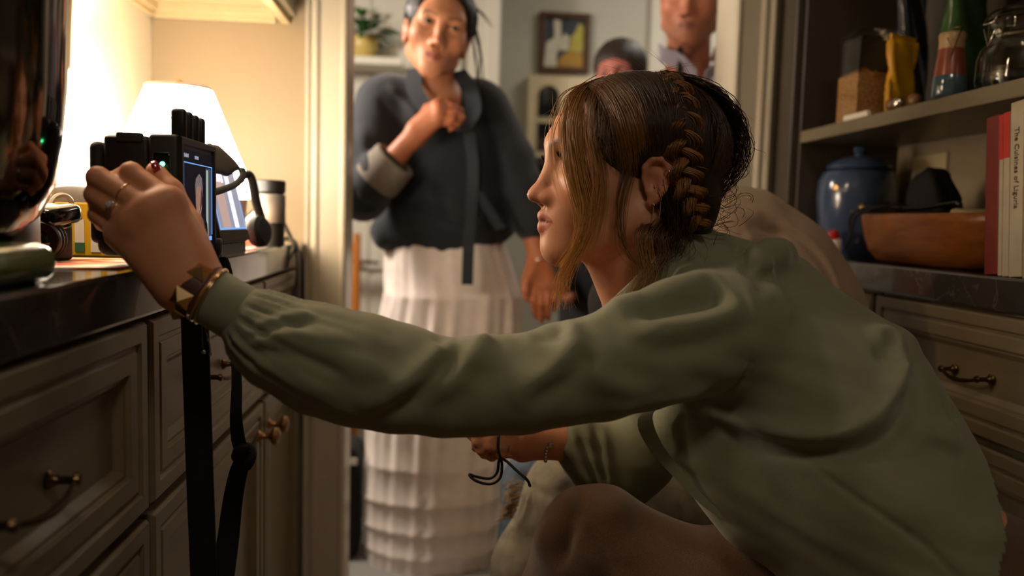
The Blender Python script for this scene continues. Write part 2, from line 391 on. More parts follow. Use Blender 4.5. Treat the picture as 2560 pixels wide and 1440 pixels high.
obj('base', MB().lathe([(0, CT), (.06, CT), (.062, CT+.006), (.05, CT+.014), (.03, CT+.02), (.042, CT+.045), (.05, CT+.07), (.042, CT+.095), (.018, CT+.115), (.012, CT+.125), (.012, CT+.15), (0, CT+.15)], (LX, LY, 0), (0, 0, 1), 32), 'ceramic_cream', lamp, smooth=True)
obj('socket', MB().lathe([(.006, CT+.148), (.014, CT+.15), (.014, CT+.170), (.004, CT+.175), (.003, CT+.28), (0, CT+.28)], (LX, LY, 0), (0, 0, 1), 16), 'brass', lamp, smooth=True)
Z0, Z1 = 1.014, 1.206
sd = obj('shade', MB().lathe([(.133, Z0), (.0555, Z1), (.0545, Z1), (.132, Z0)], (LX, LY, 0), (0, 0, 1), 64, cap=False), 'shade_paper', lamp, smooth=True)
obj('shade_trim', MB().lathe([(.054, Z1-.004), (.0575, Z1-.003), (.0575, Z1+.002), (.054, Z1+.002)], (LX, LY, 0), (0, 0, 1), 48, cap=False), 'ceramic_cream', lamp, smooth=True)
obj('finial', MB().lathe([(.003, Z1-.01), (.003, Z1+.003), (.007, Z1+.007), (.006, Z1+.013), (0, Z1+.017)], (LX, LY, 0), (0, 0, 1), 16).tube([(LX-.051, LY, Z1-.002), (LX+.051, LY, Z1-.002)], .0015, 6).tube([(LX, LY-.051, Z1-.002), (LX, LY+.051, Z1-.002)], .0015, 6), 'brass', lamp, smooth=True)
bl = bpy.data.lights.new('lamp_bulb', 'POINT'); bl.energy = 32; bl.color = (1.0, .89, .74); bl.shadow_soft_size = .03
bo = bpy.data.objects.new('lamp_bulb', bl); COL.objects.link(bo); bo.parent = lamp; bo.location = (0, 0, 1.13-CT)
obj('bulb', MB().lathe([(.012, 1.085), (.016, 1.095), (.014, 1.10)], (LX, LY, 0), (0, 0, 1), 12), 'ceramic_cream', lamp, smooth=True)

# stand mixer at the left edge
mx = thing('stand_mixer', 'green stand mixer with a dark shiny steel bowl at the left edge', 'mixer', (-.49, .75, CT))
bw = [(0, .948), (.045, .949), (.07, .958), (.088, .978), (.101, 1.008), (.109, 1.05), (.113, 1.10), (.115, 1.16), (.118, 1.22), (.125, 1.28), (.127, 1.285), (.124, 1.285), (.116, 1.22), (.111, 1.10), (.08, .98), (0, .96)]
bw = [(r_*1.09, z_) for r_, z_ in bw]
bwl = obj('bowl', MB().lathe(bw, (-.480, .79, 0), (0, 0, 1), 64), 'steel_dark', mx, smooth=True, label='polished steel mixing bowl')
#obj('rim', MB().lathe([(.106, 1.03), (.1125, 1.035), (.1125, 1.04), (.1085, 1.045)], (-.487, .79, 0), (0, 0, 1), 64, cap=False), 'steel_dark', bwl, smooth=True)
obj('bowl_foot', MB().lathe([(.055, .935), (.057, .948), (.05, .952)], (-.487, .79, 0), (0, 0, 1), 40), 'steel_dark', mx, smooth=True)
obj('bowl_cradle', MB().box(-.62, -.405, .80, .86, CT+.001, .992, .006), 'black_plastic', mx, smooth=True)
obj('base', MB().box(-.60, -.314, .50, .70, CT, .957, .016, seg=5).box(-.64, -.42, .68, .87, CT, .938, .012, seg=4), 'green_enamel', mx, smooth=True, label='glossy dark green mixer base')
obj('column', MB().box(-.648, -.60, .72, .86, CT, 1.30, .018, seg=4), 'green_enamel', mx, smooth=True)
obj('motor_head', MB().box(-.648, -.40, .725, .855, 1.30, 1.42, .04, seg=5), 'green_enamel', mx, smooth=True)

# cup, cord, cap, box, paper
cup = obj('paper_cup', MB().lathe([(0, CT), (.028, CT), (.030, CT+.004), (.041, CT+.098), (.043, CT+.1), (.040, CT+.1), (.028, CT+.01), (0, CT+.008)], (-.545, 1.045, 0), (0, 0, 1), 40), 'ceramic_cream', smooth=True)
tag(cup, 'cream tapered cup half hidden behind the steel bowl', 'cup')
pts = spline([P(118, 540, 1.02), P(132, 500, 1.03), P(152, 488, 1.04), P(172, 495, 1.05), P(178, 520, 1.06), (-.475, 1.06, CT+.01), (-.49, 1.05, CT+.0035), (-.50, 1.02, CT+.0035)], 40)
cd = obj('white_cord', MB().tube(pts, .0032, 8), 'cable_white', smooth=True); tag(cd, 'white looped cord standing beside the cream cup', 'cord')
cp = thing('felt_cap', 'grey felt cap lying behind the yellow box', 'cap', (-.568, 1.31, CT))
vs = []; nu, nv = 32, 9
for j in range(nv):
    ph = j/(nv-1)*math.pi/2
    for i in range(nu):
        a = 2*math.pi*i/nu; vs.append((-.568+.082*math.cos(ph)*math.cos(a), 1.31+.075*math.cos(ph)*math.sin(a), CT+.03+.068*math.sin(ph)**.8))
obj('crown', MB().grid(vs, nu, nv, True), 'grey_felt', cp, smooth='all')
obj('band', MB().lathe([(.081, CT+.002), (.083, CT+.015), (.0825, CT+.032), (.076, CT+.034)], (-.568, 1.31, 0), (0, 0, 1), 40, cap=False), 'black_matte', cp, smooth=True)
bp_ = [(-.568+r*math.cos(a), 1.31+r*math.sin(a)) for r, a in [(.08, x) for x in np.linspace(-1.9, -.1, 12)]]
br_ = [(-.568+.128*math.cos(a)*1.0, 1.31+.128*math.sin(a)) for a in np.linspace(-.2, -1.8, 12)]
obj('brim', MB().prism([(x, y, CT+.004) for x, y in bp_+br_], (0, 0, .003)), 'grey_felt', cp)
yb = thing('marker_box', 'yellow card box printed with coloured markers on the left counter', 'box', (-.475, 1.12, CT))
obj('carton', MB().box(-.530, -.405, 1.09, 1.15, CT, .994, .002), 'yellow_card', yb)
for i, (x, m1, m2) in enumerate(((-.520, 'print_red', 'print_red'), (-.508, 'print_green', 'print_green'), (-.500+.012, 'print_black', 'print_red'), (-.468, 'print_black', 'print_green'), (-.448, 'paper_white', 'paper_white'), (-.428, 'print_red', 'paper_white'))):
    obj('printed_pen', MB().box(x-.006, x+.006, 1.0893, 1.0902, .938, .972), 'paper_white', yb)
    obj('printed_cap', MB().box(x-.006, x+.006, 1.0890, 1.0900, .930, .942), m2, yb)
    obj('printed_tip', MB().box(x-.003, x+.003, 1.0890, 1.0900, .972, .979), m1, yb)
def paper_mat():
    m = mat('painted_paper', '#e6dccb', .55, var=.02); nt = m.node_tree; b = nt.nodes['Principled BSDF']; tc = nt.nodes.new('ShaderNodeTexCoord')
    n = nt.nodes.new('ShaderNodeTexNoise'); n.inputs['Scale'].default_value = 14; nt.links.new(tc.outputs['Object'], n.inputs['Vector'])
    r = nt.nodes.new('ShaderNodeValToRGB'); e = r.color_ramp.elements; e[0].position = .40; e[0].color = (*lin('#c8342e'), 1); e[1].position = .56; e[1].color = (*lin('#e9dfd0'), 1); x = e.new(.48); x.color = (*lin('#e0904a'), 1)
    nt.links.new(n.outputs['Fac'], r.inputs['Fac']); nt.links.new(r.outputs['Color'], b.inputs['Base Color'])
paper_mat()
pp = obj('paper_sheet', MB().prism([(-.50, .80, CT+.0002), (-.330, .86, CT+.0002), (-.34, 1.05, CT+.0002), (-.53, 1.01, CT+.0002)], (0, 0, .0018)), 'painted_paper'); tag(pp, 'paper sheet printed in red and orange under the small camera', 'paper')
# small camera facing the viewer
cc = thing('photo_camera', 'small black camera with round lens lying on the printed paper', 'camera', (-0.416, .95, CT+.002))
q = Matrix.Rotation(-.25, 3, 'Z')
zc = CT+.002
obj('body', MB().box(-0.471, -0.392, .93, .975, zc, zc+.058, .006, rot=q, seg=3), 'black_plastic', cc, smooth=True)
obj('viewfinder_hump', MB().box(-0.438, -0.381, .905, .975, zc+.05, zc+.078, .010, rot=q @ Matrix.Rotation(.15, 3, 'X'), seg=3), 'black_gloss', cc, smooth=True)
obj('flash_hood', MB().box(-0.430, -0.392, .915, .965, zc+.036, zc+.068, .008, rot=Matrix.Rotation(-.5, 3, 'Y') @ q, seg=3), 'black_gloss', cc, smooth=True)
ln = obj('lens', MB().lathe([(.027, 0), (.0275, .012), (.0258, .014), (.0265, .018), (.0265, .038), (.0245, .042), (.0225, .042), (.0215, .036), (.012, .034), (0, .034)], (-0.414, .938, zc+.030), (.22, -1, 0), 40), 'black_plastic', cc, smooth=True)
obj('front_glass', MB().lathe([(.013, .0350), (.010, .0362), (0, .0372)], (-0.414, .938, zc+.030), (.22, -1, 0), 24, cap=False), 'lens_glass', ln, smooth='all')
for k in range(2): obj('zoom_ring', MB().lathe([(.0277, .004+k*.018), (.0283, .005+k*.018), (.0283, .009+k*.018), (.0270, .010+k*.018)], (-0.414, .938, zc+.030), (.22, -1, 0), 40, cap=False), 'rubber', ln, smooth=True)
obj('grip', MB().lathe([(.0, 0), (.011, .002), (.012, .05), (.0, .054)], (-0.468, .945, zc+.002), (0, 0, 1), 16), 'rubber', cc, smooth=True)
cc.scale = (.80, .80, .80); cc.location = (-.447, .962, CT+.002)
obj('mode_dial', MB().lathe([(.009, 0), (.0095, .006), (.008, .008), (0, .008)], (-0.451, .955, zc+.058), (0, 0, 1), 20), 'black_plastic', cc, smooth=True)

# ---- hand-held monitor with transmitter
def emis(name, col, st): return mat(name, '#050505', .2, emit=col, estr=st)
emis('scr_dark', '#141019', .75); emis('scr_grey', '#4a4a58', .8); emis('scr_skin', '#a87d6c', .8); emis('scr_hair', '#7d7274', .8); emis('scr_coat', '#0f1017', .9); emis('scr_line', '#7ab4ff', 1.0)
emis('scr_pale', '#a8b8b0', .9); emis('scr_white', '#e8ecff', 1.5); emis('scr_mid', '#8f8fa0', 1.1); emis('scr_warm', '#b89a90', 1.1); emis('scr_skin_dark', '#5b3a34', .8)
XS = -.2715
mon = thing('handheld_monitor', 'black hand-held video monitor with antenna paddles and green light', 'monitor', (-.33, .93, .937))
obj('housing', MB().box(-.3015, XS, .862, .992, .938, 1.065, .004, seg=3), 'grey_plastic', mon, smooth=True)
bz = obj('bezel', MB().ringpanel('x', XS-.0005, 1, .863, .991, .940, 1.0635, [(0, 0), (0, .003), (.001, .004), (.0065, .004), (.0075, .0015)]), 'black_plastic', mon)
obj('screen', MB().box(XS+.0005, XS+.0012, .872, .982, .949, 1.052), 'scr_dark', mon, label='lit screen showing a man in a dark jacket')
scr = [o_ for o_ in mon.children if o_.name.startswith('screen')][0]
def sq(n, m, y0, y1, z0, z1, lift, par): return obj(n, MB().box(XS+.0012, XS+.0012+lift, y0, y1, z0, z1), m, par)
def blob(n, m, pts, lift, par): return obj(n, MB().prism([(XS+.0012, y, z) for y, z in pts], (lift, 0, 0)), m, par)
blob('picture_wall', 'scr_grey', [(.955, .957), (.979, .957), (.979, 1.036), (.955, 1.036)], .0001, scr)
blob('picture_curtain', 'scr_pale', [(.957, .957), (.965, .957), (.965, 1.034), (.957, 1.034)], .0002, scr)
blob('picture_jacket', 'scr_coat', [(.915, .957), (.963, .957), (.960, .972), (.952, .981), (.940, .985), (.928, .983), (.918, .975)], .0003, scr)
blob('picture_face', 'scr_skin', [(.929+.011*math.cos(a), 1.000+.019*math.sin(a)) for a in np.linspace(0, 2*math.pi, 24, endpoint=False)], .0004, scr)
blob('picture_neck', 'scr_skin_dark', [(.924, .975), (.937, .975), (.938, .992), (.923, .992)], .00035, scr)
blob('picture_shade', 'scr_skin_dark', [(.9305, .985), (.9395, .995), (.9395, 1.008), (.936, 1.012), (.934, .998)], .0005, scr)
blob('picture_hair', 'scr_hair', [(.9175, 1.004), (.919, 1.012), (.929, 1.016), (.938, 1.011), (.9405, 1.003), (.942, 1.014), (.939, 1.024), (.930, 1.028), (.920, 1.023), (.9165, 1.014)], .0005, scr)
for y0, y1, z0, z1 in ((.875, .980, 1.0375, 1.0385), (.875, .876, .956, 1.038), (.979, .980, .960, 1.038), (.875, .966, .9555, .9565)): sq('frame_line', 'scr_line', y0, y1, z0, z1, .0004, scr)
for i in range(5): sq('readout', 'scr_mid', .878+i*.003, .8800+i*.003, 1.0435, 1.0475-.001*(i % 2), .0004, scr)
for i in range(4): sq('readout', 'scr_mid', .915+i*.0035, .9172+i*.0035, 1.0435, 1.0470, .0004, scr)
for i in range(3): sq('readout', 'scr_line', .968+i*.004, .9705+i*.004, .9530, .9580, .0004, scr)
obj('transmitter', MB().box(-.348, -.302, .866, .972, .955, 1.063, .005, seg=3), 'black_plastic', mon, smooth=True)
obj('battery', MB().box(-.364, -.349, .868, .960, .950, 1.056, .007, seg=3), 'black_matte', mon, smooth=True)
obj('latch', MB().box(-.334, -.308, .863, .872, 1.056, 1.0655, .002), 'grey_plastic', mon, smooth=True)
obj('mounting_foot', MB().box(-.358, -.312, .868, .95, .9375, .962, .010, seg=4), 'black_matte', mon, smooth=True)
led = obj('status_window', MB().box(-.2965, -.2785, .8605, .863, .985, 1.045, .002), 'black_gloss', mon)
obj('window_rim', MB().tube([(-.2965, .861, .985), (-.2965, .861, 1.043), (-.2950, .861, 1.046), (-.2800, .861, 1.046), (-.2785, .861, 1.043), (-.2785, .861, .985)], .0008, 6), 'grey_plastic', led, smooth=True)
obj('status_light', MB().lathe([(.0022, 0), (.0022, .0006), (0, .0009)], (-.2865, .8604, 1.034), (0, -1, 0), 16), 'led_green', led)
obj('power_button', MB().lathe([(.0036, 0), (.0038, .0008), (.0030, .0012), (0, .0012)], (-.2865, .8604, 1.008), (0, -1, 0), 20), 'grey_plastic', led)
for k in range(4):
    y = .885+k*.022
    obj('antenna', MB().box(-.2855, -.2695, y-.0045, y+.0045, 1.058, 1.094-.0006*k, .004, seg=3), 'black_plastic', mon, smooth=True)
obj('strap_clip', MB().box(-.275, -.262, .985, .998, .935, .955, .003).box(-.273, -.264, .988, .996, .915, .937, .002), 'black_plastic', mon, smooth=True)
# straps hanging from it
s1 = spline([(-.285, .885, .945), P(487, 760, .882), P(487, 800, .884), P(490, 900, .885), P(495, 1050, .886), P(500, 1200, .888), P(505, 1330, .89), P(512, 1500, .89), P(520, 1620, .89)], 34)
o = obj('neck_strap', MB().ribbon([tuple(p) for p in s1], .033, .0018, (.95, -.3, 0)), 'webbing'); tag(o, 'wide flat black strap hanging straight from the monitor', 'strap')
s2 = spline([(-.268, .992, .93), P(560, 650, .985), P(575, 720, .98), P(582, 800, .975), P(588, 880, .975), P(592, 960, .97), P(590, 1040, .965), P(596, 1100, .962), P(608, 1140, .960), P(596, 1180, .958), P(582, 1250, .955), P(570, 1350, .945), P(555, 1450, .93), P(540, 1600, .92)], 44)
w2 = [.018, .020, .016, .015, .018, .022, .025, .027, .030, .032]; ww = list(np.interp(np.linspace(0, 1, 44), np.linspace(0, 1, len(w2)), w2))
st2 = thing('neck_strap', 'narrow twisted black strap with a knot hanging beside the wide strap', 'strap', (-.25, .96, .40))
dirs = [tuple(np.array((math.cos(a), -math.sin(a)*.7-.2, .1))) for a in np.linspace(.9, .1, 44)]
obj('webbing', MB().ribbon([tuple(p) for p in s2], ww, .0018, dirs), 'webbing', st2)
kn = MB(); kc = Vector(P(610, 1142, .958))
kn.tube([kc+Vector((.008*math.cos(a), .005*math.sin(2*a), .011*math.sin(a))) for a in np.linspace(0, 2*math.pi, 20, endpoint=False)], .0065, 8, closed=True)
obj('knot', kn, 'webbing', st2, smooth='all')

# ---- second monitor with sun hood
m2 = thing('field_monitor', 'second video monitor with a bright screen behind the hand-held one', 'monitor', (-.31, 1.17, CT))
tl = Vector((-.024, 0, .104)).normalized(); nx_ = Vector((0, 1, 0)).cross(tl) * -1
if nx_.x < 0: nx_ = -nx_
C0 = Vector((-.289, 1.17, .945)); M2 = frame(C0, nx_, (0, 1, 0), tl)
def in2(mb): return xform(mb, M2)
obj('housing', in2(MB().box(-.03, 0, -.078, .078, 0, .112, .004, seg=3)), 'black_plastic', m2, smooth=True)
obj('chin', in2(MB().box(0, .0022, -.076, .076, .001, .017, .001)), 'taupe_fabric', m2)
s_ = obj('screen', in2(MB().box(.0003, .001, -.070, .070, .018, .106)), 'scr_mid', m2, label='bright blurred video picture')
obj('picture_band', in2(MB().box(.001, .0014, .012, .032, .020, .104)), 'scr_white', s_)
obj('picture_band', in2(MB().box(.001, .0013, -.05, -.01, .020, .095)), 'scr_warm', s_)
obj('picture_band', in2(MB().box(.001, .0013, -.068, .0, .085, .104)), 'scr_white', s_)
for a, b_, c, d in ((-.070, .070, .018, .0205), (-.070, .070, .1035, .106), (-.070, -.068, .018, .106), (.068, .070, .018, .106)): obj('frame_line', in2(MB().box(.001, .0016, a, b_, c, d)), 'scr_line', s_)
obj('foot', MB().box(-.345, -.292, 1.10, 1.24, CT, .947, .004), 'black_plastic', m2)
hd_ = [P(512, 366, 1.09), P(556, 374, 1.16), P(602, 424, 1.22), P(596, 436, 1.20), P(545, 440, 1.10), P(540, 415, 1.09)]
hood = MB(); hx = Vector((-.0035, 0, .0))
top_e = [Vector(p) for p in (P(508, 368, 1.07), P(532, 362, 1.12), P(560, 376, 1.20))]; low_e = [Vector(p) for p in (P(540, 432, 1.05), P(572, 440, 1.13), P(604, 424, 1.22))]
vs = []
for i in range(9):
    t = i/8; a = Vector(spline(top_e, 9)[i]); b_ = Vector(spline(low_e, 9)[i])
    for j in range(6): s__ = j/5; vs.append(a.lerp(b_, s__)+Vector((.002*math.sin(math.pi*s__), 0, .0025*abs(math.sin(t*6)))))
ho = obj('sun_hood', MB().grid(vs, 6, 9), 'taupe_fabric', m2, smooth='all', label='folded fabric sun hood'); md = ho.modifiers.new('solid', 'SOLIDIFY'); md.thickness = .004
obj('hood_hinge', MB().tube(spline([P(604, 424, 1.2), P(606, 440, 1.19), P(590, 460, 1.15), P(560, 473, 1.08), P(536, 480, 1.03), P(522, 484, 1.0)], 24), .0048, 8), 'rubber', m2, smooth='all')

# headphones leaning behind
hp = thing('headphones', 'black padded headphones leaning behind the bright monitor', 'headphones', (-.30, 1.34, CT))
arc = spline([P(603, 455, 1.34), P(612, 438, 1.35), P(625, 440, 1.36), P(633, 465, 1.36), P(640, 505, 1.36), P(652, 545, 1.36), P(657, 575, 1.36)], 30)
obj('headband', MB().tube(arc, list(np.interp(np.linspace(0, 1, 30), [0, .3, .7, 1], [.004, .0075, .008, .007])), 10), 'rubber', hp, smooth='all')
e0 = Vector(P(650, 578, 1.35)); obj('ear_cup', MB().lathe([(0, -.014), (.022, -.013), (.026, -.006), (.026, .004), (.02, .010), (.008, .011), (0, .011)], e0, (1, -.3, .15), 28), 'rubber', hp, smooth=True)
e1 = Vector((-.35, 1.37, CT+.028)); obj('ear_cup', MB().lathe([(0, -.014), (.022, -.013), (.026, -.006), (.026, .004), (.02, .010), (.008, .011), (0, .011)], e1, (1, .2, .3), 28), 'rubber', hp, smooth=True)
# standing lens
le = thing('camera_lens', 'black and silver camera lens standing near the wall corner', 'lens', (-.328, 1.585, CT))
obj('barrel', MB().lathe([(0, CT), (.026, CT), (.027, CT+.004), (.027, CT+.075), (.024, CT+.078), (.024, CT+.10), (.029, CT+.105), (.029, CT+.125), (.026, CT+.127), (0, CT+.127)], (-.328, 1.585, 0), (0, 0, 1), 36), 'black_plastic', le, smooth=True)
obj('focus_ring', MB().lathe([(.0275, CT+.045), (.0287, CT+.047), (.0287, CT+.070), (.0275, CT+.072)], (-.328, 1.585, 0), (0, 0, 1), 36, cap=False), 'silver_ring', le, smooth=True) if 'silver_ring' in MATS else obj('focus_ring', MB().lathe([(.0275, CT+.045), (.0287, CT+.047), (.0287, CT+.098), (.0275, CT+.1)], (-.328, 1.585, 0), (0, 0, 1), 36, cap=False), 'cable_grey', le, smooth=True)
obj('paper_cup', MB().lathe([(0, CT), (.021, CT), (.022, CT+.003), (.027, CT+.083), (.028, CT+.085), (.026, CT+.085), (.02, CT+.01), (0, CT+.008)], (-.365, 1.44, 0), (0, 0, 1), 32), 'paper_white', smooth=True)
tag([o for o in COL.objects if o.name.startswith('paper_cup') and 'label' not in o][0], 'white paper cup beside the standing lens', 'cup')
# cables at the far end of the counter
for i, (pts, r, m_, lb) in enumerate(((spline([(-.42, 1.60, CT+.004), P(674, 505, 1.62), P(700, 540, 1.66), P(728, 596, 1.70), P(744, 630, 1.70), P(748, 680, 1.69), P(746, 730, 1.69), P(744, 900, 1.69)], 40), .0042, 'cable_grey', 'grey cable arching off the counter end beside the doorway'),
        (spline([(-.44, 1.66, CT+.006), P(668, 498, 1.70), P(690, 520, 1.72), P(722, 590, 1.74), P(752, 640, 1.74), P(757, 700, 1.73), P(756, 1020, 1.73)], 40), .0035, 'black_plastic', 'thin black cable hanging down the cabinet next to the casing'),
        (spline([(-.40, 1.72, CT+.006), (-.35, 1.73, CT+.008), (-.306, 1.70, CT+.010), (-.296, 1.70, CT-.02), (-.293, 1.695, CT-.05), (-.296, 1.685, CT-.09), (-.303, 1.665, CT-.13)], 30), .0045, 'black_plastic', 'thick black cable drooping over the counter edge'))):
    o = obj('cable', MB().tube(pts, r, 8), m_, smooth='all'); tag(o, lb, 'cable', 'cables at the counter end')
o = obj('pink_note', MB().prism([(-.318, 1.28, CT+.0002), (-.325, 1.46, CT+.0002), (-.42, 1.44, CT+.0002), (-.40, 1.27, CT+.0002)], (0, 0, .0015)), 'pink_paper'); tag(o, 'pink paper note on the counter under the bright monitor', 'paper')
jr = thing('small_jar', 'small dark red jar with clear lid on the far counter end', 'jar', (-.375, 1.665, CT))
obj('body', MB().lathe([(0, CT), (.02, CT), (.022, CT+.004), (.022, CT+.022), (.019, CT+.026)], (-.375, 1.665, 0), (0, 0, 1), 24), 'amber', jr, smooth=True)
obj('lid', MB().lathe([(.020, CT+.025), (.0225, CT+.027), (.0225, CT+.038), (.019, CT+.042), (0, CT+.042)], (-.375, 1.665, 0), (0, 0, 1), 24), 'clear_plastic', jr, smooth=True)

# ------------------------------------------------------------------ things on the right shelf and counter
mat('glass', '#f4f2ea', .03, trans=1.0, ior=1.45); mat('thin_plastic', '#efe9dc', .04, trans=1.0, ior=1.12)
mat('grain', '#b98f5c', .8, var=.65, vscale=220, bump=.8, bscale=220); mat('coffee', '#0d0805', .5, var=.5, vscale=180, bump=.8, bscale=160)
mat('yellow_bag', '#c08a12', .4, var=.2, vscale=40); mat('green_bag', '#28481a', .3, var=.35, vscale=18, coat=.3); mat('green_dark', '#173d14', .35, var=.3, vscale=20)
mat('purple_bag', '#14121c', .25, var=.3, vscale=30, coat=.3); mat('stoneware_red', '#7a3d28', .25, var=.2, vscale=40, coat=.4); mat('glaze_blue', '#3a5058', .15, var=.35, vscale=60, coat=.6)
mat('stoneware_tan', '#9c8055', .35, var=.1); mat('blue_glaze', '#3c4a63', .18, var=.12, vscale=12, coat=.5); mat('bowl_wood', '#8a4f1c', .35, var=.25, vscale=14, stretch=(6, 1, 6))
mat('nut', '#6b4526', .4, var=.2); mat('foil', '#cfc8bd', .2, 1.0); mat('book_red', '#6e1e10', .5, var=.1); mat('book_bright', '#b5231a', .5, var=.05); mat('book_white', '#a89c84', .6, var=.08); mat('book_tan', '#94805f', .6, var=.1)
mat('plate_ivory', '#b9a680', .4, var=.03); mat('red_plastic', '#b5281c', .3); mat('wicker_black', '#0d0c0a', .8, var=.3)
SZ = 1.204
gc = thing('grain_container', 'clear square container half filled with brown grain on the right shelf', 'container', (.845, 1.585, SZ))
def hollow(mb, x0, x1, y0, y1, z0, z1, t):
    mb.box(x0, x1, y0, y1, z0, z0+t); mb.box(x0, x0+t, y0, y1, z0, z1); mb.box(x1-t, x1, y0, y1, z0, z1); mb.box(x0+t, x1-t, y0, y0+t, z0, z1); mb.box(x0+t, x1-t, y1-t, y1, z0, z1); return mb
obj('walls', hollow(MB(), .815, .880, 1.54, 1.63, SZ, SZ+.165, .0015), 'thin_plastic', gc)
vs = []
for j in range(12):
    for i in range(12): vs.append((.818+.059*i/11, 1.543+.084*j/11, SZ+.098+.004*math.sin(i*.9)*math.cos(j*.7)))
g_ = MB().grid(vs, 12, 12); n0 = len(g_.v); g_.box(.818, .877, 1.543, 1.627, SZ+.003, SZ+.094)
gr = obj('grain', g_, 'grain', gc); gr['kind'] = 'stuff'
obj('lid', MB().box(.812, .884, 1.536, 1.634, SZ+.163, SZ+.178, .005), 'thin_plastic', gc, smooth=True)
cds = obj('card', MB().box(.806, .814, 1.485, 1.575, SZ, SZ+.010, .001), 'paper_white'); tag(cds, 'flat white packet lying in front of the grain container', 'packet')
def pouch(name, label, m, c, wy, dx, h, pinch=.5, seg=14, lean=0, extra=None, rz=0):
    RZ = Matrix.Translation(c) @ Matrix.Rotation(rz, 4, 'Z') @ Matrix.Translation(-Vector(c))
    vs = []; nu, nv = 28, seg
    for j in range(nv):
        t = j/(nv-1); th = dx*(1-t**2*.9)*min(1, .55+t*4) if pinch else dx; ww = wy*(1-.10*math.sin(t*math.pi))
        for i in range(nu):
            a = 2*math.pi*i/nu; cx_ = math.copysign(abs(math.cos(a))**.6, math.cos(a)); sy_ = math.copysign(abs(math.sin(a))**.6, math.sin(a))
            vs.append((c[0]+th*cx_+.004*math.sin(a*5+t*9)+lean*t, c[1]+ww*sy_+.003*math.sin(a*3+t*12), c[2]+h*t))
    g = MB().grid(vs, nu, nv, True); g.f.append(tuple(range(nu))[::-1]); g.f.append(tuple((nv-1)*nu+i for i in range(nu)))
    t_ = thing(name, label, 'bag', c); obj('pouch', xform(g, RZ), m, t_, smooth='all')
    obj('top_seal', xform(MB().box(c[0]+lean-.002, c[0]+lean+.002, c[1]-wy*.95, c[1]+wy*.95, c[2]+h-.006, c[2]+h+.010), RZ), extra or m, t_)
    return t_
pouch('yellow_bag', 'bright yellow paper bag on the right shelf', 'yellow_bag', (.872, 1.49, SZ+.001), .038, .007, .142, pinch=0, rz=-1.15)
pouch('dark_bag', 'very dark shiny bag standing behind the yellow bag', 'purple_bag', (.945, 1.59, SZ+.001), .055, .03, .30, rz=-.9)
pouch('green_bag', 'tall glossy green bag beside the stoneware bottle', 'green_bag', (.935, 1.40, SZ+.001), .072, .024, .29, rz=-1.0, extra='green_dark')
for i, (x, y, r, m_, lb) in enumerate(((.822, 1.425, .013, 'nut', 'brown round nut nearest the yellow bag'), (.816, 1.395, .011, 'foil', 'foil wrapped sweet at the shelf edge'), (.832, 1.372, .013, 'nut', 'brown round nut next to the green bag'))):
    o = obj('nut' if m_ == 'nut' else 'wrapped_sweet', MB().lathe([(r*math.sin(a)*(1+.08*math.sin(3*a)), r-r*math.cos(a)*.95) for a in np.linspace(0.01, math.pi-.01, 12)], (x, y, SZ), (0, 0, 1), 20), m_, smooth='all'); tag(o, lb, 'snack', 'snacks at the shelf edge')
# stoneware bottle with wire bail
sb = thing('stoneware_bottle', 'stoneware bottle glazed red above and blue below with wire clasp', 'bottle', (.826, 1.268, SZ))
for nm, pr, m_ in (('foot', [(0, SZ), (.025, SZ), (.0265, SZ+.004), (.0262, SZ+.028), (.0245, SZ+.036)], 'glaze_blue'), ('body', [(.0245, SZ+.036), (.0225, SZ+.055), (.0195, SZ+.080)], 'stoneware_red'), ('neck', [(.0195, SZ+.080), (.0190, SZ+.092), (.0205, SZ+.102), (.0185, SZ+.106), (.012, SZ+.107), (0, SZ+.107)], 'stoneware_tan')):
    obj(nm, MB().lathe(pr, (.826, 1.268, 0), (0, 0, 1), 32, cap=False), m_, sb, smooth='all')
obj('wire_clasp', MB().tube(spline([(.826+dx, 1.268+dy, SZ+dz) for dx, dy, dz in ((-.02, -.018, .094), (-.015, -.025, .075), (-.018, -.026, .06), (-.005, -.027, .10), (.005, -.015, .112), (0, 0, .115))], 24), .0012, 6), 'brass_dark', sb, smooth='all')
# clip-top jar
jx, jy = .908, 1.198
gj = thing('glass_jar', 'big clip-top glass jar with dark contents on the right shelf', 'jar', (jx, jy, SZ))
jp = [(0, SZ), (.064, SZ), (.070, SZ+0.006), (.072, SZ+0.020), (.072, SZ+0.055), (.068, SZ+0.068), (.060, SZ+0.078), (.0585, SZ+0.084), (.062, SZ+0.087), (.0585, SZ+0.090), (.062, SZ+0.095), (.0585, SZ+0.100), (.0585, SZ+0.110), (.0565, SZ+0.110), (.0565, SZ+0.082), (.0655, SZ+0.067), (.0695, SZ+0.054), (.0695, SZ+0.020), (.066, SZ+0.008), (0, SZ+0.006)]
obj('body', MB().lathe(jp, (jx, jy, 0), (0, 0, 1), 56, cap=False), 'glass', gj, smooth=True)
obj('lid', MB().lathe([(.057, SZ+0.112), (.062, SZ+0.114), (.062, SZ+0.120), (.056, SZ+0.128), (.04, SZ+0.134), (0, SZ+0.136), (0, SZ+0.130), (.04, SZ+0.128), (.055, SZ+0.118)], (jx, jy, 0), (0, 0, 1), 56, cap=False), 'glass', gj, smooth=True)
ctn = obj('contents', MB().lathe([(0, SZ+0.008), (.064, SZ+0.010), (.0685, SZ+0.020), (.0685, SZ+0.030), (.05, SZ+0.030), (.02, SZ+0.030), (0, SZ+0.030)], (jx, jy, 0), (0, 0, 1), 40), 'coffee', gj, smooth='all'); ctn['kind'] = 'stuff'
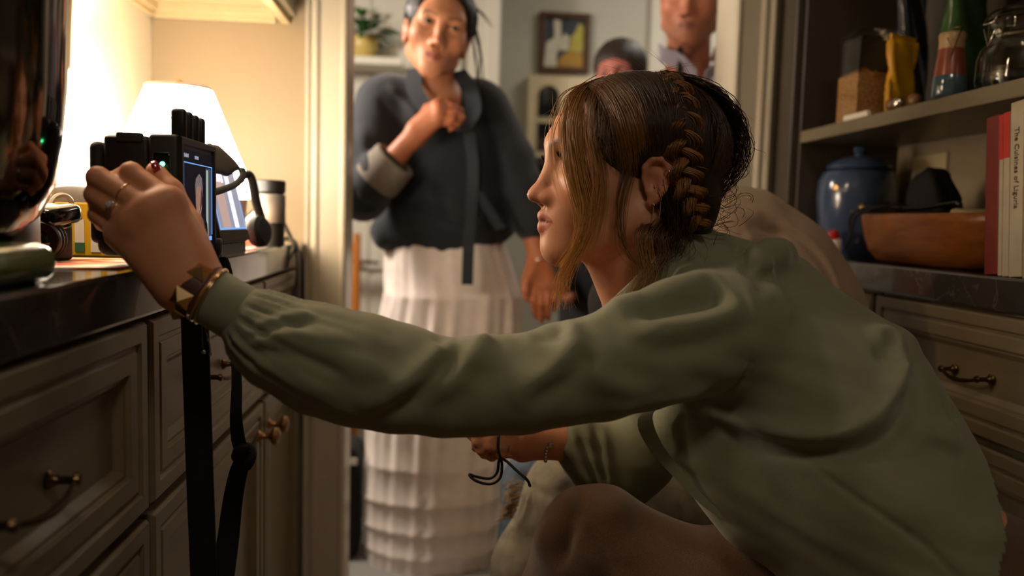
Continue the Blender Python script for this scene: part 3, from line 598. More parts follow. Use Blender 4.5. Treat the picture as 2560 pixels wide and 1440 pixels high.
obj('wire_clasp', MB().tube([(jx-.0600, jy+.018, SZ+0.092), (jx-.066, jy+.015, SZ+0.100), (jx-.068, jy, SZ+0.070), (jx-.066, jy-.015, SZ+0.100), (jx-.060, jy-.018, SZ+0.092)], .0014, 6).tube([(jx-.0625, jy-.012, SZ+0.120), (jx-.070, jy-.012, SZ+0.105), (jx-.070, jy+.012, SZ+0.105), (jx-.0625, jy+.012, SZ+0.120)], .0014, 6), 'foil', gj, smooth='all')
# lower level
bj = thing('ginger_jar', 'dusky blue glazed lidded jar in the corner of the right counter', 'jar', (.900, 1.675, CT))
obj('body', MB().lathe([(0, CT), (.058, CT), (.064, CT+.01), (.078, CT+.07), (.084, CT+.13), (.082, CT+.165), (.072, CT+.185), (.060, CT+.190), (.058, CT+.192)], (.900, 1.675, 0), (0, 0, 1), 48), 'blue_glaze', bj, smooth=True)
obj('lid', MB().lathe([(.064, CT+.191), (.068, CT+.194), (.064, CT+.202), (.040, CT+.216), (.012, CT+.221), (.010, CT+.226), (.015, CT+.232), (.013, CT+.240), (0, CT+.243)], (.900, 1.675, 0), (0, 0, 1), 48), 'blue_glaze', bj, smooth=True)
obj('gilt_mark', MB().lathe([(0, 0), (.006, 0), (.006, .001), (0, .0015)], (.828, 1.633, CT+.150), (-.85, -.5, 0), 12), 'brass', bj)
wb = thing('dough_bowl', 'long carved wooden dough bowl full of oddments on the right counter', 'bowl', (.905, 1.370, CT))
vs = []; nu, nv = 48, 12
for j in range(nv):
    prf = [(.62, 0), (.78, .006), (.88, .022), (.95, .05), (.99, .078), (1.0, .092), (.97, .094), (.92, .075), (.85, .05), (.72, .026), (.4, .018), (.01, .017)][j]
    for i in range(nu):
        a = 2*math.pi*i/nu; cx_ = math.copysign(abs(math.cos(a))**.72, math.cos(a)); sy_ = math.copysign(abs(math.sin(a))**.72, math.sin(a))
        vs.append((.905+.088*prf[0]*cx_, 1.370+.212*prf[0]*sy_, CT+prf[1]))
g = MB().grid(vs, nu, nv, True); g.f.append(tuple(range(nu))[::-1])
obj('bowl', g, 'bowl_wood', wb, smooth='all')
dk = MB(); random.seed(3)
vs = []; nu, nv = 24, 12
for j in range(nv):
    ph = j/(nv-1)*math.pi*.96+.04
    for i in range(nu):
        a = 2*math.pi*i/nu; r = .052*math.sin(ph)**.8*(1+.15*math.sin(5*a+3*ph))
        vs.append((.915+r*math.cos(a)*.8, 1.43+r*math.sin(a), CT+.105-.075*math.cos(ph)+.018*math.sin(a*2+.8)*(1-math.cos(ph))/2*math.sin(ph)))
o = obj('fur_pouch', MB().grid(vs, nu, nv, True), 'wicker_black', smooth='all'); tag(o, 'black shaggy pouch heaped in the wooden bowl', 'pouch')
o = obj('sunglasses', MB().tube(spline([(0.850, 1.530, CT+.098), (0.845, 1.490, CT+.108), (0.850, 1.440, CT+.105), (0.860, 1.370, CT+.104), (0.870, 1.300, CT+.112), (0.870, 1.280, CT+.108)], 24), .004, 8).lathe([(0, -.0015), (.022, -.001), (.0235, 0), (.022, .001), (0, .0015)], (0.852, 1.505, CT+.110), (-.4, 0, 1), 24), 'black_gloss', smooth='all'); tag(o, 'dark sunglasses lying across the wooden bowl rim', 'glasses')
o = obj('cord_loop', MB().tube(spline([(0.860, 1.470, CT+.11), (0.822, 1.460, CT+.108), (.79, 1.488, CT+.09), (.788, 1.486, CT+.05), (.782, 1.488, CT+.03), (.776, 1.478, CT+.028), (.782, 1.470, CT+.05), (.79, 1.468, CT+.09), (0.825, 1.435, CT+.108), (0.860, 1.425, CT+.11)], 40), .0026, 7), 'black_matte', smooth='all'); tag(o, 'black cord looping over the front of the wooden bowl', 'cord')
o = obj('key_fob', MB().lathe([(0, -.008), (.006, -.006), (.008, 0), (.006, .006), (0, .008)], (0.848, 1.555, CT+.108), (0, .3, 1), 14).tube([(0.848, 1.555, CT+.106), (0.845, 1.570, CT+.096), (0.840, 1.585, CT+.099)], .003, 6), 'brass', smooth='all'); tag(o, 'small brass key fob on the bowl end near the blue jar', 'key fob')
o = obj('folded_cloth', MB().box(.86, .95, 1.20, 1.30, CT+.060, CT+.098, .008, rot=Matrix.Rotation(.12, 3, 'X'), seg=3), 'plate_ivory', smooth=True); tag(o, 'pale folded cloth in the right end of the wooden bowl', 'cloth')
o = obj('red_cap', MB().lathe([(0, 0), (.012, 0), (.013, .003), (.013, .016), (.010, .020), (0, .020)], (.822, 1.612, CT+.040), (-.5, 0, 1), 20), 'red_plastic', smooth=True)
tube_ = thing('glue_tube', 'small tube with a red cap in front of the blue jar', 'tube', (.822, 1.61, CT)); o.parent = tube_; o['_base'] = tuple(tube_.location)
o.data.transform(Matrix.Translation(-Vector(tube_.location)))
obj('tube', MB().lathe([(0, 0), (.013, .002), (.014, .01), (.014, .04), (.010, .046)], (.822, 1.612, CT), (0, 0, 1), 20), 'paper_white', tube_, smooth=True)
pl_ = thing('switch_plate', 'ivory switch plate on the wall behind the wooden bowl', 'switch plate', (WR-.012, 1.635, 1.09))
obj('plate', MB().box(WR-.0185, WR-.0121, 1.575, 1.695, 1.035, 1.150, .003), 'plate_ivory', pl_, smooth=True)
obj('toggle', MB().box(WR-.026, WR-.0186, 1.632, 1.648, 1.078, 1.108, .002), 'plate_ivory', pl_)
# books
def book(y, w_, h, d, m, label, lean=.09, lettering=None, topband=None, x0=.815):
    R_ = Matrix.Translation((x0, y, CT)) @ Matrix.Rotation(-lean, 4, 'X')
    t_ = thing('book', label, 'book', (x0, y, CT), 'cookbooks on the right counter')
    obj('cover', xform(MB().box(0, d, -w_, -w_+.0022, 0, h, .0004).box(0, d, -.0022, 0, 0, h, .0004).box(-.0022, .0005, -w_, 0, 0, h, .001), R_), m, t_)
    obj('pages', xform(MB().box(.001, d-.004, -w_+.0023, -.0023, .003, h-.003), R_), 'paper_white', t_)
    if topband: obj('title_band', xform(MB().box(-.0027, -.0020, -w_+.0004, -.0004, h*.72, h-.0005), R_), topband, t_)
    if lettering:
        tx, sz, mm = lettering
        T_ = text_mb(tx, sz); T_ = xform(T_, R_ @ frame((-.0026, -w_/2, h*.62), (0, 0, -1), (0, -1, 0), (-1, 0, 0))); obj('lettering', T_, mm, t_)
    return t_
yb_ = 1.130
book(yb_, .028, .235, .17, 'book_red', 'dark red hardback, first book beside the wooden bowl'); yb_ -= .029
book(yb_, .008, .236, .165, 'book_white', 'thin pale booklet with red top, next to the dark red book', topband='book_bright'); yb_ -= .009
book(yb_, .013, .238, .165, 'book_white', 'slim white book with bright red top third', topband='book_bright'); yb_ -= .014
book(yb_, .026, .250, .17, 'book_white', 'cream cookbook with dark script title down its spine', lettering=('The Cuisines of Liguria', .0125, 'print_brown')); yb_ -= .027
book(yb_, .026, .255, .17, 'book_tan', 'tan cookbook beside the cream one at the right edge'); yb_ -= .027
book(yb_, .030, .240, .17, 'book_red', 'rust red cookbook outermost toward the viewer'); yb_ -= .031

# ------------------------------------------------------------------ things in the hall
mat('frame_wood', '#4a3018', .4, var=.2, vscale=30); mat('pic_dark', '#3a4048', .7, var=.3, vscale=30); mat('pic_white', '#c9c6b4', .7, var=.15, vscale=25); mat('pic_yellow', '#a9a04a', .7, var=.2, vscale=25); mat('pic_ochre', '#a8823a', .7, var=.2, vscale=25)
mat('leaf', '#2f5a24', .45, var=.3, vscale=12); mat('pot_yellow', '#b9a35a', .35, var=.1); mat('cream_wood', '#cbbd9c', .5, var=.08, vscale=10); mat('pane_dark', '#151a1c', .08, coat=.5); mat('orange_wood', '#b06a24', .4, var=.2, vscale=20, stretch=(8, 8, 1)); mat('black_canvas', '#0c0c0d', .8, var=.2, bump=.2)
pc = thing('framed_picture', 'small framed still life painting on the hall wall', 'picture', (.585, HY-.015, 1.80))
x0, x1 = P(1348, 100, HY-.03)[0], P(1476, 100, HY-.03)[0]; z0, z1 = P(1410, 182, HY-.03)[2], P(1410, 30, HY-.03)[2]
fw = .026; f_ = MB().box(x0, x1, HY-.03, HY-.001, z0, z0+fw, .004).box(x0, x1, HY-.03, HY-.001, z1-fw, z1, .004).box(x0, x0+fw, HY-.03, HY-.001, z0+fw, z1-fw, .004).box(x1-fw, x1, HY-.03, HY-.001, z0+fw, z1-fw, .004)
obj('frame', f_, 'frame_wood', pc)
cv = obj('canvas', MB().box(x0+fw, x1-fw, HY-.015, HY-.002, z0+fw, z1-fw), 'pic_dark', pc)
wd, hg = x1-x0-2*fw, z1-z0-2*fw; ox, oz = x0+fw, z0+fw
for nm, m_, pol in (('painted_cloth', 'pic_white', [(0, 0), (.32, 0), (.30, .25), (.42, .45), (.40, .95), (.22, .98), (.25, .60), (.05, .5)]), ('painted_table', 'pic_ochre', [(.30, .02), (.98, .02), (.98, .30), (.62, .34), (.40, .22)]), ('painted_fruit', 'pic_yellow', [(.62, .34), (.98, .33), (.98, .85), (.86, .92), (.74, .70), (.66, .66)]), ('painted_jug', 'pic_white', [(.40, .35), (.60, .36), (.62, .62), (.52, .70), (.42, .60)])):
    obj(nm, MB().prism([(ox+wd*a, HY-.0155, oz+hg*b) for a, b in pol], (0, -.0006, 0)), m_, cv)
# arched cabinet
ac = thing('arched_cabinet', 'cream cabinet front with dark arched panes on the hall wall', 'cabinet', (.56, HY-.05, 1.1))
ax0, ax1 = P(1318, 300, HY-.06)[0], P(1318, 300, HY-.06)[0]+.34; az0, az1 = P(1350, 470, HY-.06)[2], P(1350, 188, HY-.06)[2]
obj('carcass', MB().box(ax0, ax1, HY-.06, HY-.001, az0, az1, .004), 'cream_wood', ac)
for cxa in (ax0+.095, ax0+.245):
    for zb, zt, arch in ((az0+.03, az0+.145, 0), (az0+.165, az0+.30, 0), (az0+.32, az0+.47, 1)):
        h_ = .052; pol = [(cxa-h_, zb), (cxa+h_, zb)]
        if arch: pol += [(cxa+h_*math.cos(a), zt-h_+h_*math.sin(a)) for a in np.linspace(0, math.pi, 12)]
        else: pol += [(cxa+h_, zt), (cxa-h_, zt)]
        pn = obj('pane', MB().prism([(x, HY-.0605, z) for x, z in pol], (0, -.0015, 0)), 'pane_dark', ac)
        obj('pane_bead', MB().tube([(x, HY-.062, z) for x, z in pol], .004, 6, closed=True), 'cream_wood', pn, smooth=True)
# plant on a wall bracket
pz = P(905, 152, 3.28)[2]; pxx = P(908, 152, 3.28)[0]
o = obj('wall_ledge', MB().box(pxx-.22, pxx+.16, 3.18, HY-.35, pz-.03, pz, .004), 'hall_white'); tag(o, 'white wall ledge carrying the potted plant', 'ledge')
pt = thing('potted_plant', 'leafy green plant in a yellow glazed pot in the hall', 'plant', (pxx, 3.28, pz))
obj('pot', MB().lathe([(0, pz), (.035, pz), (.04, pz+.005), (.058, pz+.05), (.060, pz+.08), (.055, pz+.09), (.05, pz+.088), (.05, pz+.07), (0, pz+.068)], (pxx, 3.28, 0), (0, 0, 1), 32), 'pot_yellow', pt, smooth=True)
lf = MB(); random.seed(11)
def leaf_mb(c, d, L, W_):
    d = Vector(d).normalized(); s_ = d.cross(Vector((0, 0, 1))); s_ = s_.normalized() if s_.length > .01 else Vector((1, 0, 0)); vs = []
    for i in range(6):
        t = i/5; p = Vector(c)+d*L*t-Vector((0, 0, 1))*(L*.6*t*t); w_ = W_*math.sin(math.pi*min(1, t*.95+.04))
        vs += [p-s_*w_, p+Vector((0, 0, -.15*w_)), p+s_*w_]
    return MB().grid(vs, 3, 6)
for i in range(46):
    a = random.uniform(0, 6.28); el = random.uniform(.1, 1.3); d = (math.cos(a)*math.cos(el), math.sin(a)*math.cos(el)*.7, math.sin(el))
    c = Vector((pxx, 3.28, pz+.085))+Vector(d)*random.uniform(.01, .09)
    obj('leaf', leaf_mb(c, d, random.uniform(.06, .11), random.uniform(.014, .024)), 'leaf', pt, smooth='all')
# wooden chair behind the standing woman
wcx, wcy = P(890, 700, 2.95)[0]-.02, 2.95
chr_ = thing('wooden_chair', 'orange wooden chair partly hidden by the doorway casing', 'chair', (wcx-.18, wcy, 0))
for sx in (-.36, 0):
    obj('leg', MB().tube([(wcx+sx, wcy-.19, 0), (wcx+sx, wcy-.19, .44)], [.014, .018], 10), 'orange_wood', chr_, smooth=True)
    obj('leg', MB().tube([(wcx+sx, wcy+.19, 0), (wcx+sx, wcy+.17, .46), (wcx+sx, wcy+.22, .92)], [.014, .018, .014], 10), 'orange_wood', chr_, smooth=True)
obj('seat', MB().box(wcx-.39, wcx+.03, wcy-.21, wcy+.20, .44, .475, .01), 'orange_wood', chr_, smooth=True)
for z in (.60, .73, .86): obj('slat', MB().box(wcx-.36, wcx, wcy+.185+(z-.6)*.1, wcy+.20+(z-.6)*.1, z-.025, z+.025, .005), 'orange_wood', chr_)
# black bag on the hall floor
bgx = P(884, 1200, 2.35)[0]-.05
bg = thing('tote_bag', 'black bag standing on the hall carpet by the casing', 'bag', (bgx, 2.35, 0))
obj('sack', MB().box(bgx-.14, bgx+.075, 2.25, 2.42, 0, .33, .03, seg=4), 'black_canvas', bg, smooth=True)
obj('handle', MB().tube(spline([(bgx-.05, 2.26, .32), (bgx-.04, 2.25, .42), (bgx+.03, 2.25, .42), (bgx+.04, 2.26, .32)], 20), .007, 8), 'black_canvas', bg, smooth='all')
obj('tag', MB().box(bgx-.01, bgx+.07, 2.243, 2.247, .285, .305, .001), 'paper_white', bg)

# made-up sconce, out of view, standing in for the added hall fill
sc_ = thing('fill_sconce', 'small unseen sconce added left of the doorway for the hall fill light', 'lamp', (-.98, YE+.12, 1.72))
obj('back_plate', MB().box(-1.03, -.93, YE+.12, YE+.135, 1.66, 1.80, .004), 'brass', sc_)
obj('shade', MB().lathe([(.07, 1.74), (.05, 1.86), (.049, 1.86), (.069, 1.74)], (-.98, YE+.21, 0), (0, 0, 1), 32, cap=False), 'ceramic_cream', sc_, smooth=True)
obj('arm', MB().tube([(-.98, YE+.13, 1.72), (-.98, YE+.18, 1.70), (-.98, YE+.21, 1.75)], .006, 8), 'brass', sc_, smooth=True)
# ceiling fixtures; the pantry one is unseen, added to go with its fill light
for nm, lb, x, y, r in (('ceiling_lamp', 'flat round ceiling lamp of the hall', 1.3, 2.9, .28), ('ceiling_lamp', 'flat round unseen ceiling fitting added for the pantry fill light', .22, -.45, .2)):
    t_ = thing(nm, lb, 'lamp', (x, y, 2.42)); obj('canopy', MB().lathe([(r, 2.42), (r, 2.40), (r*.96, 2.39), (0, 2.388)], (x, y, 0), (0, 0, 1), 40), 'ceramic_cream', t_, smooth=True); obj('trim_ring', MB().lathe([(r+.01, 2.42), (r+.012, 2.405), (r, 2.40)], (x, y, 0), (0, 0, 1), 40, cap=False), 'brass', t_, smooth=True)
# ------------------------------------------------------------------ organic bodies: smooth distance fields meshed by surface nets
def smin(a, b, k):
    if k <= 0: return np.minimum(a, b)
    h = np.maximum(k-np.abs(a-b), 0)/k
    return np.minimum(a, b)-h*h*k*.25
def smax(a, b, k): return -smin(-a, -b, k)
def cap(a, b, ra, rb=None, sc=None):
    """tapered capsule; sc = (axis, factor) stretches it along an axis"""
    a, b = np.array(a, float), np.array(b, float); rb = ra if rb is None else rb
    ba = b-a; L2 = max(float(ba @ ba), 1e-12)
    def f(p):
        q = p
        if sc is not None:
            ax = np.array(sc[0], float); ax = ax/np.linalg.norm(ax); mid = a
            q = p-np.outer((p-mid) @ ax, ax)*(1-1/sc[1])
        pa = q-a; t = np.clip(pa @ ba/L2, 0, 1)
        return np.linalg.norm(pa-np.outer(t, ba), axis=1)-(ra+(rb-ra)*t)
    return f
def ell(c, r, R=None):
    c, r = np.array(c, float), np.array(r, float)
    def f(p):
        q = p-c
        if R is not None: q = q @ np.array(R)
        k0 = np.linalg.norm(q/r, axis=1); k1 = np.linalg.norm(q/(r*r), axis=1)
        return k0*(k0-1)/np.maximum(k1, 1e-9)
    return f
def chain(pts, rads, k=.0, sc=None):
    cs = [cap(pts[i], pts[i+1], rads[i], rads[i+1], sc) for i in range(len(pts)-1)]
    def f(p):
        d = cs[0](p)
        for c in cs[1:]: d = smin(d, c(p), k)
        return d
    return f
class Field:
    def __init__(s): s.ops = []
    def u(s, f, k=.01): s.ops.append(('u', f, k)); return s
    def cut(s, f, k=.004): s.ops.append(('c', f, k)); return s
    def __call__(s, p):
        d = None
        for op, f, k in s.ops:
            if d is None: d = f(p)
            elif op == 'u': d = smin(d, f(p), k)
            else: d = smax(d, -f(p), k)
        return d
def local(field, M, rad, s=1.0):
    """field given in a local frame M (columns axes, origin), used only inside radius rad"""
    Mi = np.array(M.inverted()); o = np.array(M.translation)
    def f(p):
        r = np.linalg.norm(p-o, axis=1); d = r-rad+.03
        m = r < rad*1.02
        if m.any():
            q = p[m] @ Mi[:3, :3].T+Mi[:3, 3]
            d[m] = field(q/s)*s
        return d
    return f
def axis_pts(lo, hi, coarse, fine=()):
    """grid coordinates from lo to hi with step coarse, finer inside (a, b, h) spans"""
    xs = [lo]
    while xs[-1] < hi:
        h = coarse
        for a, b, fh in fine:
            if a-1e-9 <= xs[-1] < b: h = min(h, fh)
            elif xs[-1] < a and xs[-1]+h > a: h = min(h, max(a-xs[-1], fh))
        xs.append(xs[-1]+h)
    return np.array(xs)
def surface(field, xs, ys, zs, B=8, smooth=2, slack=1.25):
    n = np.array([len(xs), len(ys), len(zs)])
    nb = (n+B-1)//B
    ax = [xs, ys, zs]; cen = []; half = []
    for a, m in zip(ax, nb):
        i0 = np.arange(m)*B; i1 = np.minimum(i0+B-1, len(a)-1)
        cen.append((a[i0]+a[i1])/2); half.append((a[i1]-a[i0])/2+1e-6)
    g = np.stack(np.meshgrid(*cen, indexing='ij'), -1).reshape(-1, 3); hd = np.stack(np.meshgrid(*half, indexing='ij'), -1).reshape(-1, 3)
    dc = np.concatenate([field(g[i:i+200000]) for i in range(0, len(g), 200000)])
    keep = np.abs(dc) < np.linalg.norm(hd, axis=1)*slack+.006
    D = np.repeat(np.repeat(np.repeat(dc.reshape(nb).astype(np.float32), B, 0), B, 1), B, 2)[:n[0], :n[1], :n[2]].copy()
    mask = np.repeat(np.repeat(np.repeat(keep.reshape(nb), B, 0), B, 1), B, 2)[:n[0], :n[1], :n[2]]
    I = np.argwhere(mask)
    for s in range(0, len(I), 300000):
        i = I[s:s+300000]; D[i[:, 0], i[:, 1], i[:, 2]] = field(np.stack((xs[i[:, 0]], ys[i[:, 1]], zs[i[:, 2]]), 1))
    S = D < 0
    c = S[:-1, :-1, :-1].astype(np.int8)
    for d in ((1,0,0),(0,1,0),(0,0,1),(1,1,0),(1,0,1),(0,1,1),(1,1,1)):
        c = c+S[d[0]:n[0]-1+d[0], d[1]:n[1]-1+d[1], d[2]:n[2]-1+d[2]]
    act = np.argwhere((c > 0) & (c < 8))
    idx = np.full(n-1, -1, np.int64); idx[act[:, 0], act[:, 1], act[:, 2]] = np.arange(len(act))
    acc = np.zeros((len(act), 3)); cnt = np.zeros(len(act))
    cor = [(0,0,0),(1,0,0),(0,1,0),(1,1,0),(0,0,1),(1,0,1),(0,1,1),(1,1,1)]
    vals = [D[act[:, 0]+q[0], act[:, 1]+q[1], act[:, 2]+q[2]].astype(float) for q in cor]
    for a in range(8):
        for b in range(a+1, 8):
            df = [cor[b][k]-cor[a][k] for k in range(3)]
            if sum(map(abs, df)) != 1: continue
            m = (vals[a] < 0) != (vals[b] < 0)
            t = vals[a][m]/(vals[a][m]-vals[b][m])
            acc[m] += np.array(cor[a])+np.outer(t, df); cnt[m] += 1
    fr = acc/cnt[:, None]
    V = np.empty_like(fr)
    for k in range(3):
        a = ax[k]; i = act[:, k]; V[:, k] = a[i]+(a[i+1]-a[i])*fr[:, k]
    F = []
    for k in range(3):
        o1, o2 = [(1, 2), (2, 0), (0, 1)][k]
        sl0 = [slice(None)]*3; sl1 = [slice(None)]*3; sl0[k] = slice(0, n[k]-1); sl1[k] = slice(1, n[k])
        ch = S[tuple(sl0)] != S[tuple(sl1)]
        e = np.argwhere(ch); e = e[(e[:, o1] > 0) & (e[:, o2] > 0) & (e[:, o1] < n[o1]-1) & (e[:, o2] < n[o2]-1)]
        def at(da, db):
            q = e.copy(); q[:, o1] -= da; q[:, o2] -= db; return idx[q[:, 0], q[:, 1], q[:, 2]]
        quad = np.stack((at(1, 1), at(0, 1), at(0, 0), at(1, 0)), 1)
        flip = ~S[e[:, 0], e[:, 1], e[:, 2]]
        quad[flip] = quad[flip][:, ::-1]
        F.append(quad)
    F = np.concatenate(F); F = F[(F >= 0).all(1)]
    E = np.unique(np.sort(np.concatenate([F[:, [0, 1]], F[:, [1, 2]], F[:, [2, 3]], F[:, [3, 0]]]), 1), axis=0)
    for it in range(smooth):
        V = V+.5*(nbr_mean(V, E)-V)
    return V, F
def nbr_mean(V, E):
    n = len(V); c = np.bincount(E[:, 0], minlength=n)+np.bincount(E[:, 1], minlength=n); out = np.empty_like(V)
    for k in range(V.shape[1]):
        out[:, k] = np.bincount(E[:, 0], V[E[:, 1], k], n)+np.bincount(E[:, 1], V[E[:, 0], k], n)
    return out/np.maximum(c, 1)[:, None]
def vnormals(V, F):
    a = V[F[:, 2]]-V[F[:, 0]]; b = V[F[:, 3]]-V[F[:, 1]]; fn = np.cross(a, b); N = np.zeros_like(V)
    for k in range(4):
        for c in range(3): N[:, c] += np.bincount(F[:, k], fn[:, c], len(V))
    return N/np.maximum(np.linalg.norm(N, axis=1), 1e-12)[:, None]
def seg_dist(Q, poly):
    """distance of points Q (N x d) to a polyline and the 0..1 position along it"""
    best = np.full(len(Q), 1e9); pos = np.zeros(len(Q)); m = len(poly)-1
    for i in range(m):
        a, b = poly[i], poly[i+1]; ba = b-a; t = np.clip((Q-a) @ ba/max(ba @ ba, 1e-12), 0, 1)
        d = np.linalg.norm(Q-a-np.outer(t, ba), axis=1); s = d < best; best[s] = d[s]; pos[s] = (i+t[s])/m
    return best, pos
def folds(V, F, lst, Y, facing=(0, -1, 0), thr=-.15):
    """raise or sink cloth along folds; each fold = (photo points, height, half width); measured in the room's XZ plane"""
    N = vnormals(V, F); f = N @ np.array(facing); wgt = np.clip((f-thr)/.5, 0, 1); D = np.zeros(len(V)); Q = V[:, [0, 2]]
    for pts, h, wd in lst:
        pl = np.array([P(x, y, Y)[[0, 2]] for x, y in pts]); pl = spline(pl, max(8, 4*len(pl)))
        lo = pl.min(0)-3*wd; hi = pl.max(0)+3*wd
        m = ((Q > lo) & (Q < hi)).all(1) & (wgt > 0)
        if not m.any(): continue
        d, s = seg_dist(Q[m], pl)
        D[m] += h*np.exp(-(d/wd)**2)*np.clip(np.minimum(s, 1-s)*5+.0, 0, 1)
    return V+N*(D*wgt)[:, None]
def body_obj(name, V, F, m, parent, cols=None, label=None):
    b = np.array(base_of(parent)); V = V-b
    me = bpy.data.meshes.new(name); me.vertices.add(len(V)); me.vertices.foreach_set('co', V.astype(np.float32).ravel())
    me.loops.add(F.size); me.loops.foreach_set('vertex_index', F.astype(np.int32).ravel())
    me.polygons.add(len(F)); me.polygons.foreach_set('loop_start', np.arange(0, F.size, F.shape[1], dtype=np.int32))
    me.polygons.foreach_set('loop_total', np.full(len(F), F.shape[1], np.int32))
    me.update(calc_edges=True); me.validate()
    me.polygons.foreach_set('use_smooth', [True]*len(me.polygons))
    if cols is not None:
        ca = me.color_attributes.new('tone', 'FLOAT_COLOR', 'POINT'); c4 = np.ones((len(V), 4), np.float32); c4[:, :3] = cols; ca.data.foreach_set('color', c4.ravel())
    me.materials.append(MATS[m] if isinstance(m, str) else m)
    o = bpy.data.objects.new(name, me); COL.objects.link(o)
    if parent is not None: o.parent = parent; o['_base'] = tuple(b)
    if label: o['label'] = label
    return o

# ------------------------------------------------------------------ heads and hands
def head_field(p=None):
    """front = +x, left = +y, up = +z, origin between the ear canals; about life size"""
    q = dict(jaw=1.0, brow=0.0, nose=1.0, lip=1.0, chin=0.0, cheek=0.0); q.update(p or {})
    F = Field()
    F.u(ell((.010, 0, .050), (.089, .070, .072)), 0)
    F.u(ell((.053, 0, .050), (.057, .056, .052)), .03)
    F.u(ell((.058, 0, -.005), (.054, .056, .066)), .03)
    for s in (-1, 1):
        F.u(cap((.018, s*.050*q['jaw'], -.040), (.098+q['chin'], s*.013*q['jaw'], -.077), .019, .013), .035)
        F.u(ell((.078, s*.043, -.003), (.024+q['cheek'], .020, .022)), .03)
        F.u(cap((.105+q['brow'], s*.010, .046), (.094+q['brow'], s*.040, .046), .009, .008), .02)
    F.u(ell((.094, 0, -.043), (.027, .030, .032)), .025)
    F.u(ell((.1015+q['chin'], 0, -.076), (.0165, .018, .0145)), .016)
    for s in (-1, 1): F.cut(ell((.1135, s*.031, .027), (.014, .017, .011)), .016)
    F.u(cap((.1070, 0, .032), (.1255, 0, -.006), .0062*q['nose'], .0080*q['nose']), .013)
    F.u(ell((.1295, 0, -.0135), (.0115*q['nose'], .0092*q['nose'], .0086*q['nose'])), .010)
    for s in (-1, 1):
        F.u(ell((.1175, s*.0120*q['nose'], -.0175), (.0110, .0068, .0078)), .008)
        F.u(ell((.0970, s*.0305, .0275), (.0135, .0155, .0128)), .006)
        F.cut(ell((.1195, s*.0065, -.0235), (.0060, .0032, .0036)), .003)
    # lips
    for s in (-1, 1):
        F.u(cap((.1215, s*.004, -.0370), (.1045, s*.023, -.0430), .0058*q['lip'], .0024), .006)
        F.u(cap((.1195, 0, -.0505), (.1040, s*.021, -.0440), .0068*q['lip'], .0024), .006)
    for s in (-1, 1): F.cut(cap((.132, 0, -.0438), (.1050, s*.0225, -.0433), .0013, .0008), .003)
    F.cut(cap((.122, 0, -.0275), (.1225, 0, -.0335), .0018, .0016), .003)
    # lid opening
    for s in (-1, 1): F.cut(ell((.1085, s*.0315, .0272), (.010, .0135, .0040)), .002)
    # ears
    for s in (-1, 1):
        c = lambda x, y, z: (x, s*y, z)
        F.u(ell((.014, s*.070, .004), (.013, .0055, .024)), .006)
        ring = [c(0.025, .069, .005), c(0.026, .072, .017), c(0.020, .076, .026), c(0.009, .079, .027), c(0.001, .080, .018), c(0.000, .079, .005), c(0.005, .077, -.007), c(0.012, .074, -.016), c(0.017, .071, -.022)]
        F.u(chain(ring, [.0035, .0038, .0040, .0040, .0040, .0038, .0040, .0052, .0056], .003), .004)
        F.u(chain([c(0.008, .073, .017), c(0.007, .075, .007), c(0.012, .074, -.006)], [.003, .0036, .003], .002), .004)
        F.cut(ell((.019, s*.077, .002), (.0070, .0065, .0095)), .004)
    return F
def head_tones(L, skin, lip, brow, extra=None):
    """colours of the head's own features, L = local coordinates"""
    n = len(L); c = np.tile(np.array(lin(skin)), (n, 1)); x, y, z = L[:, 0], L[:, 1], L[:, 2]; ay = np.abs(y)
    def mix(m, col): nonlocal c; m = np.clip(m, 0, 1)[:, None]; c = c*(1-m)+np.array(lin(col))*m
    # blush on nose, cheeks, ears
    mix(.35*np.exp(-(((x-.122)/.016)**2+(y/.014)**2+((z+.012)/.012)**2)), '#b25f4c')
    mix(.25*np.exp(-(((ay-.042)/.02)**2+((z+.014)/.018)**2))*(x > .05), '#b9644f')
    mix(.35*(ay > .068)*(np.abs(z) < .034)*(x < .032)*(x > -.006), '#a8553f')
    # lips
    t = np.clip(ay/.0235, 0, 1); up = -.0440+(.0105-.0015*np.exp(-(y/.003)**2))*(1-t**2)**.8; lo = -.0440-.0135*(1-t**2)**.7
    inl = np.clip((up-z)/.0012+.5, 0, 1)*np.clip((z-lo)/.0012+.5, 0, 1)*(x > .095)*(ay < .0235)
    mix(inl*.8, lip)
    mix((np.abs(z+.0442) < .0012)*(x > .095)*(ay < .022)*.7, '#4a1f1a')
    # brows
    bz = .0425+.006*np.exp(-((ay-.034)/.016)**2); mix((x > .06)*np.exp(-((z-bz)/.0030)**2)*np.clip((ay-.009)/.006, 0, 1)*np.clip((.053-ay)/.012, 0, 1)*.85, brow)
    # lash line round the lid opening
    e = np.sqrt(((ay-.0315)/.0140)**2+((z-.0272)/.0048)**2); mix((x > .085)*np.exp(-((e-1.0)/.16)**2)*(z > .0262)*.85, '#2a1812')
    mix((x > .085)*np.exp(-((e-1.05)/.2)**2)*.25, '#7a3f30')
    mix((x > .108)*np.exp(-(((ay-.0065)/.004)**2+((z+.0235)/.003)**2))*.8, '#3a1712')
    if extra: extra(L, mix)
    return c
mat('eye_white', '#968a80', .15, var=.03); mat('iris', '#33261b', .12, var=.2, vscale=300); mat('pupil', '#080605', .08)
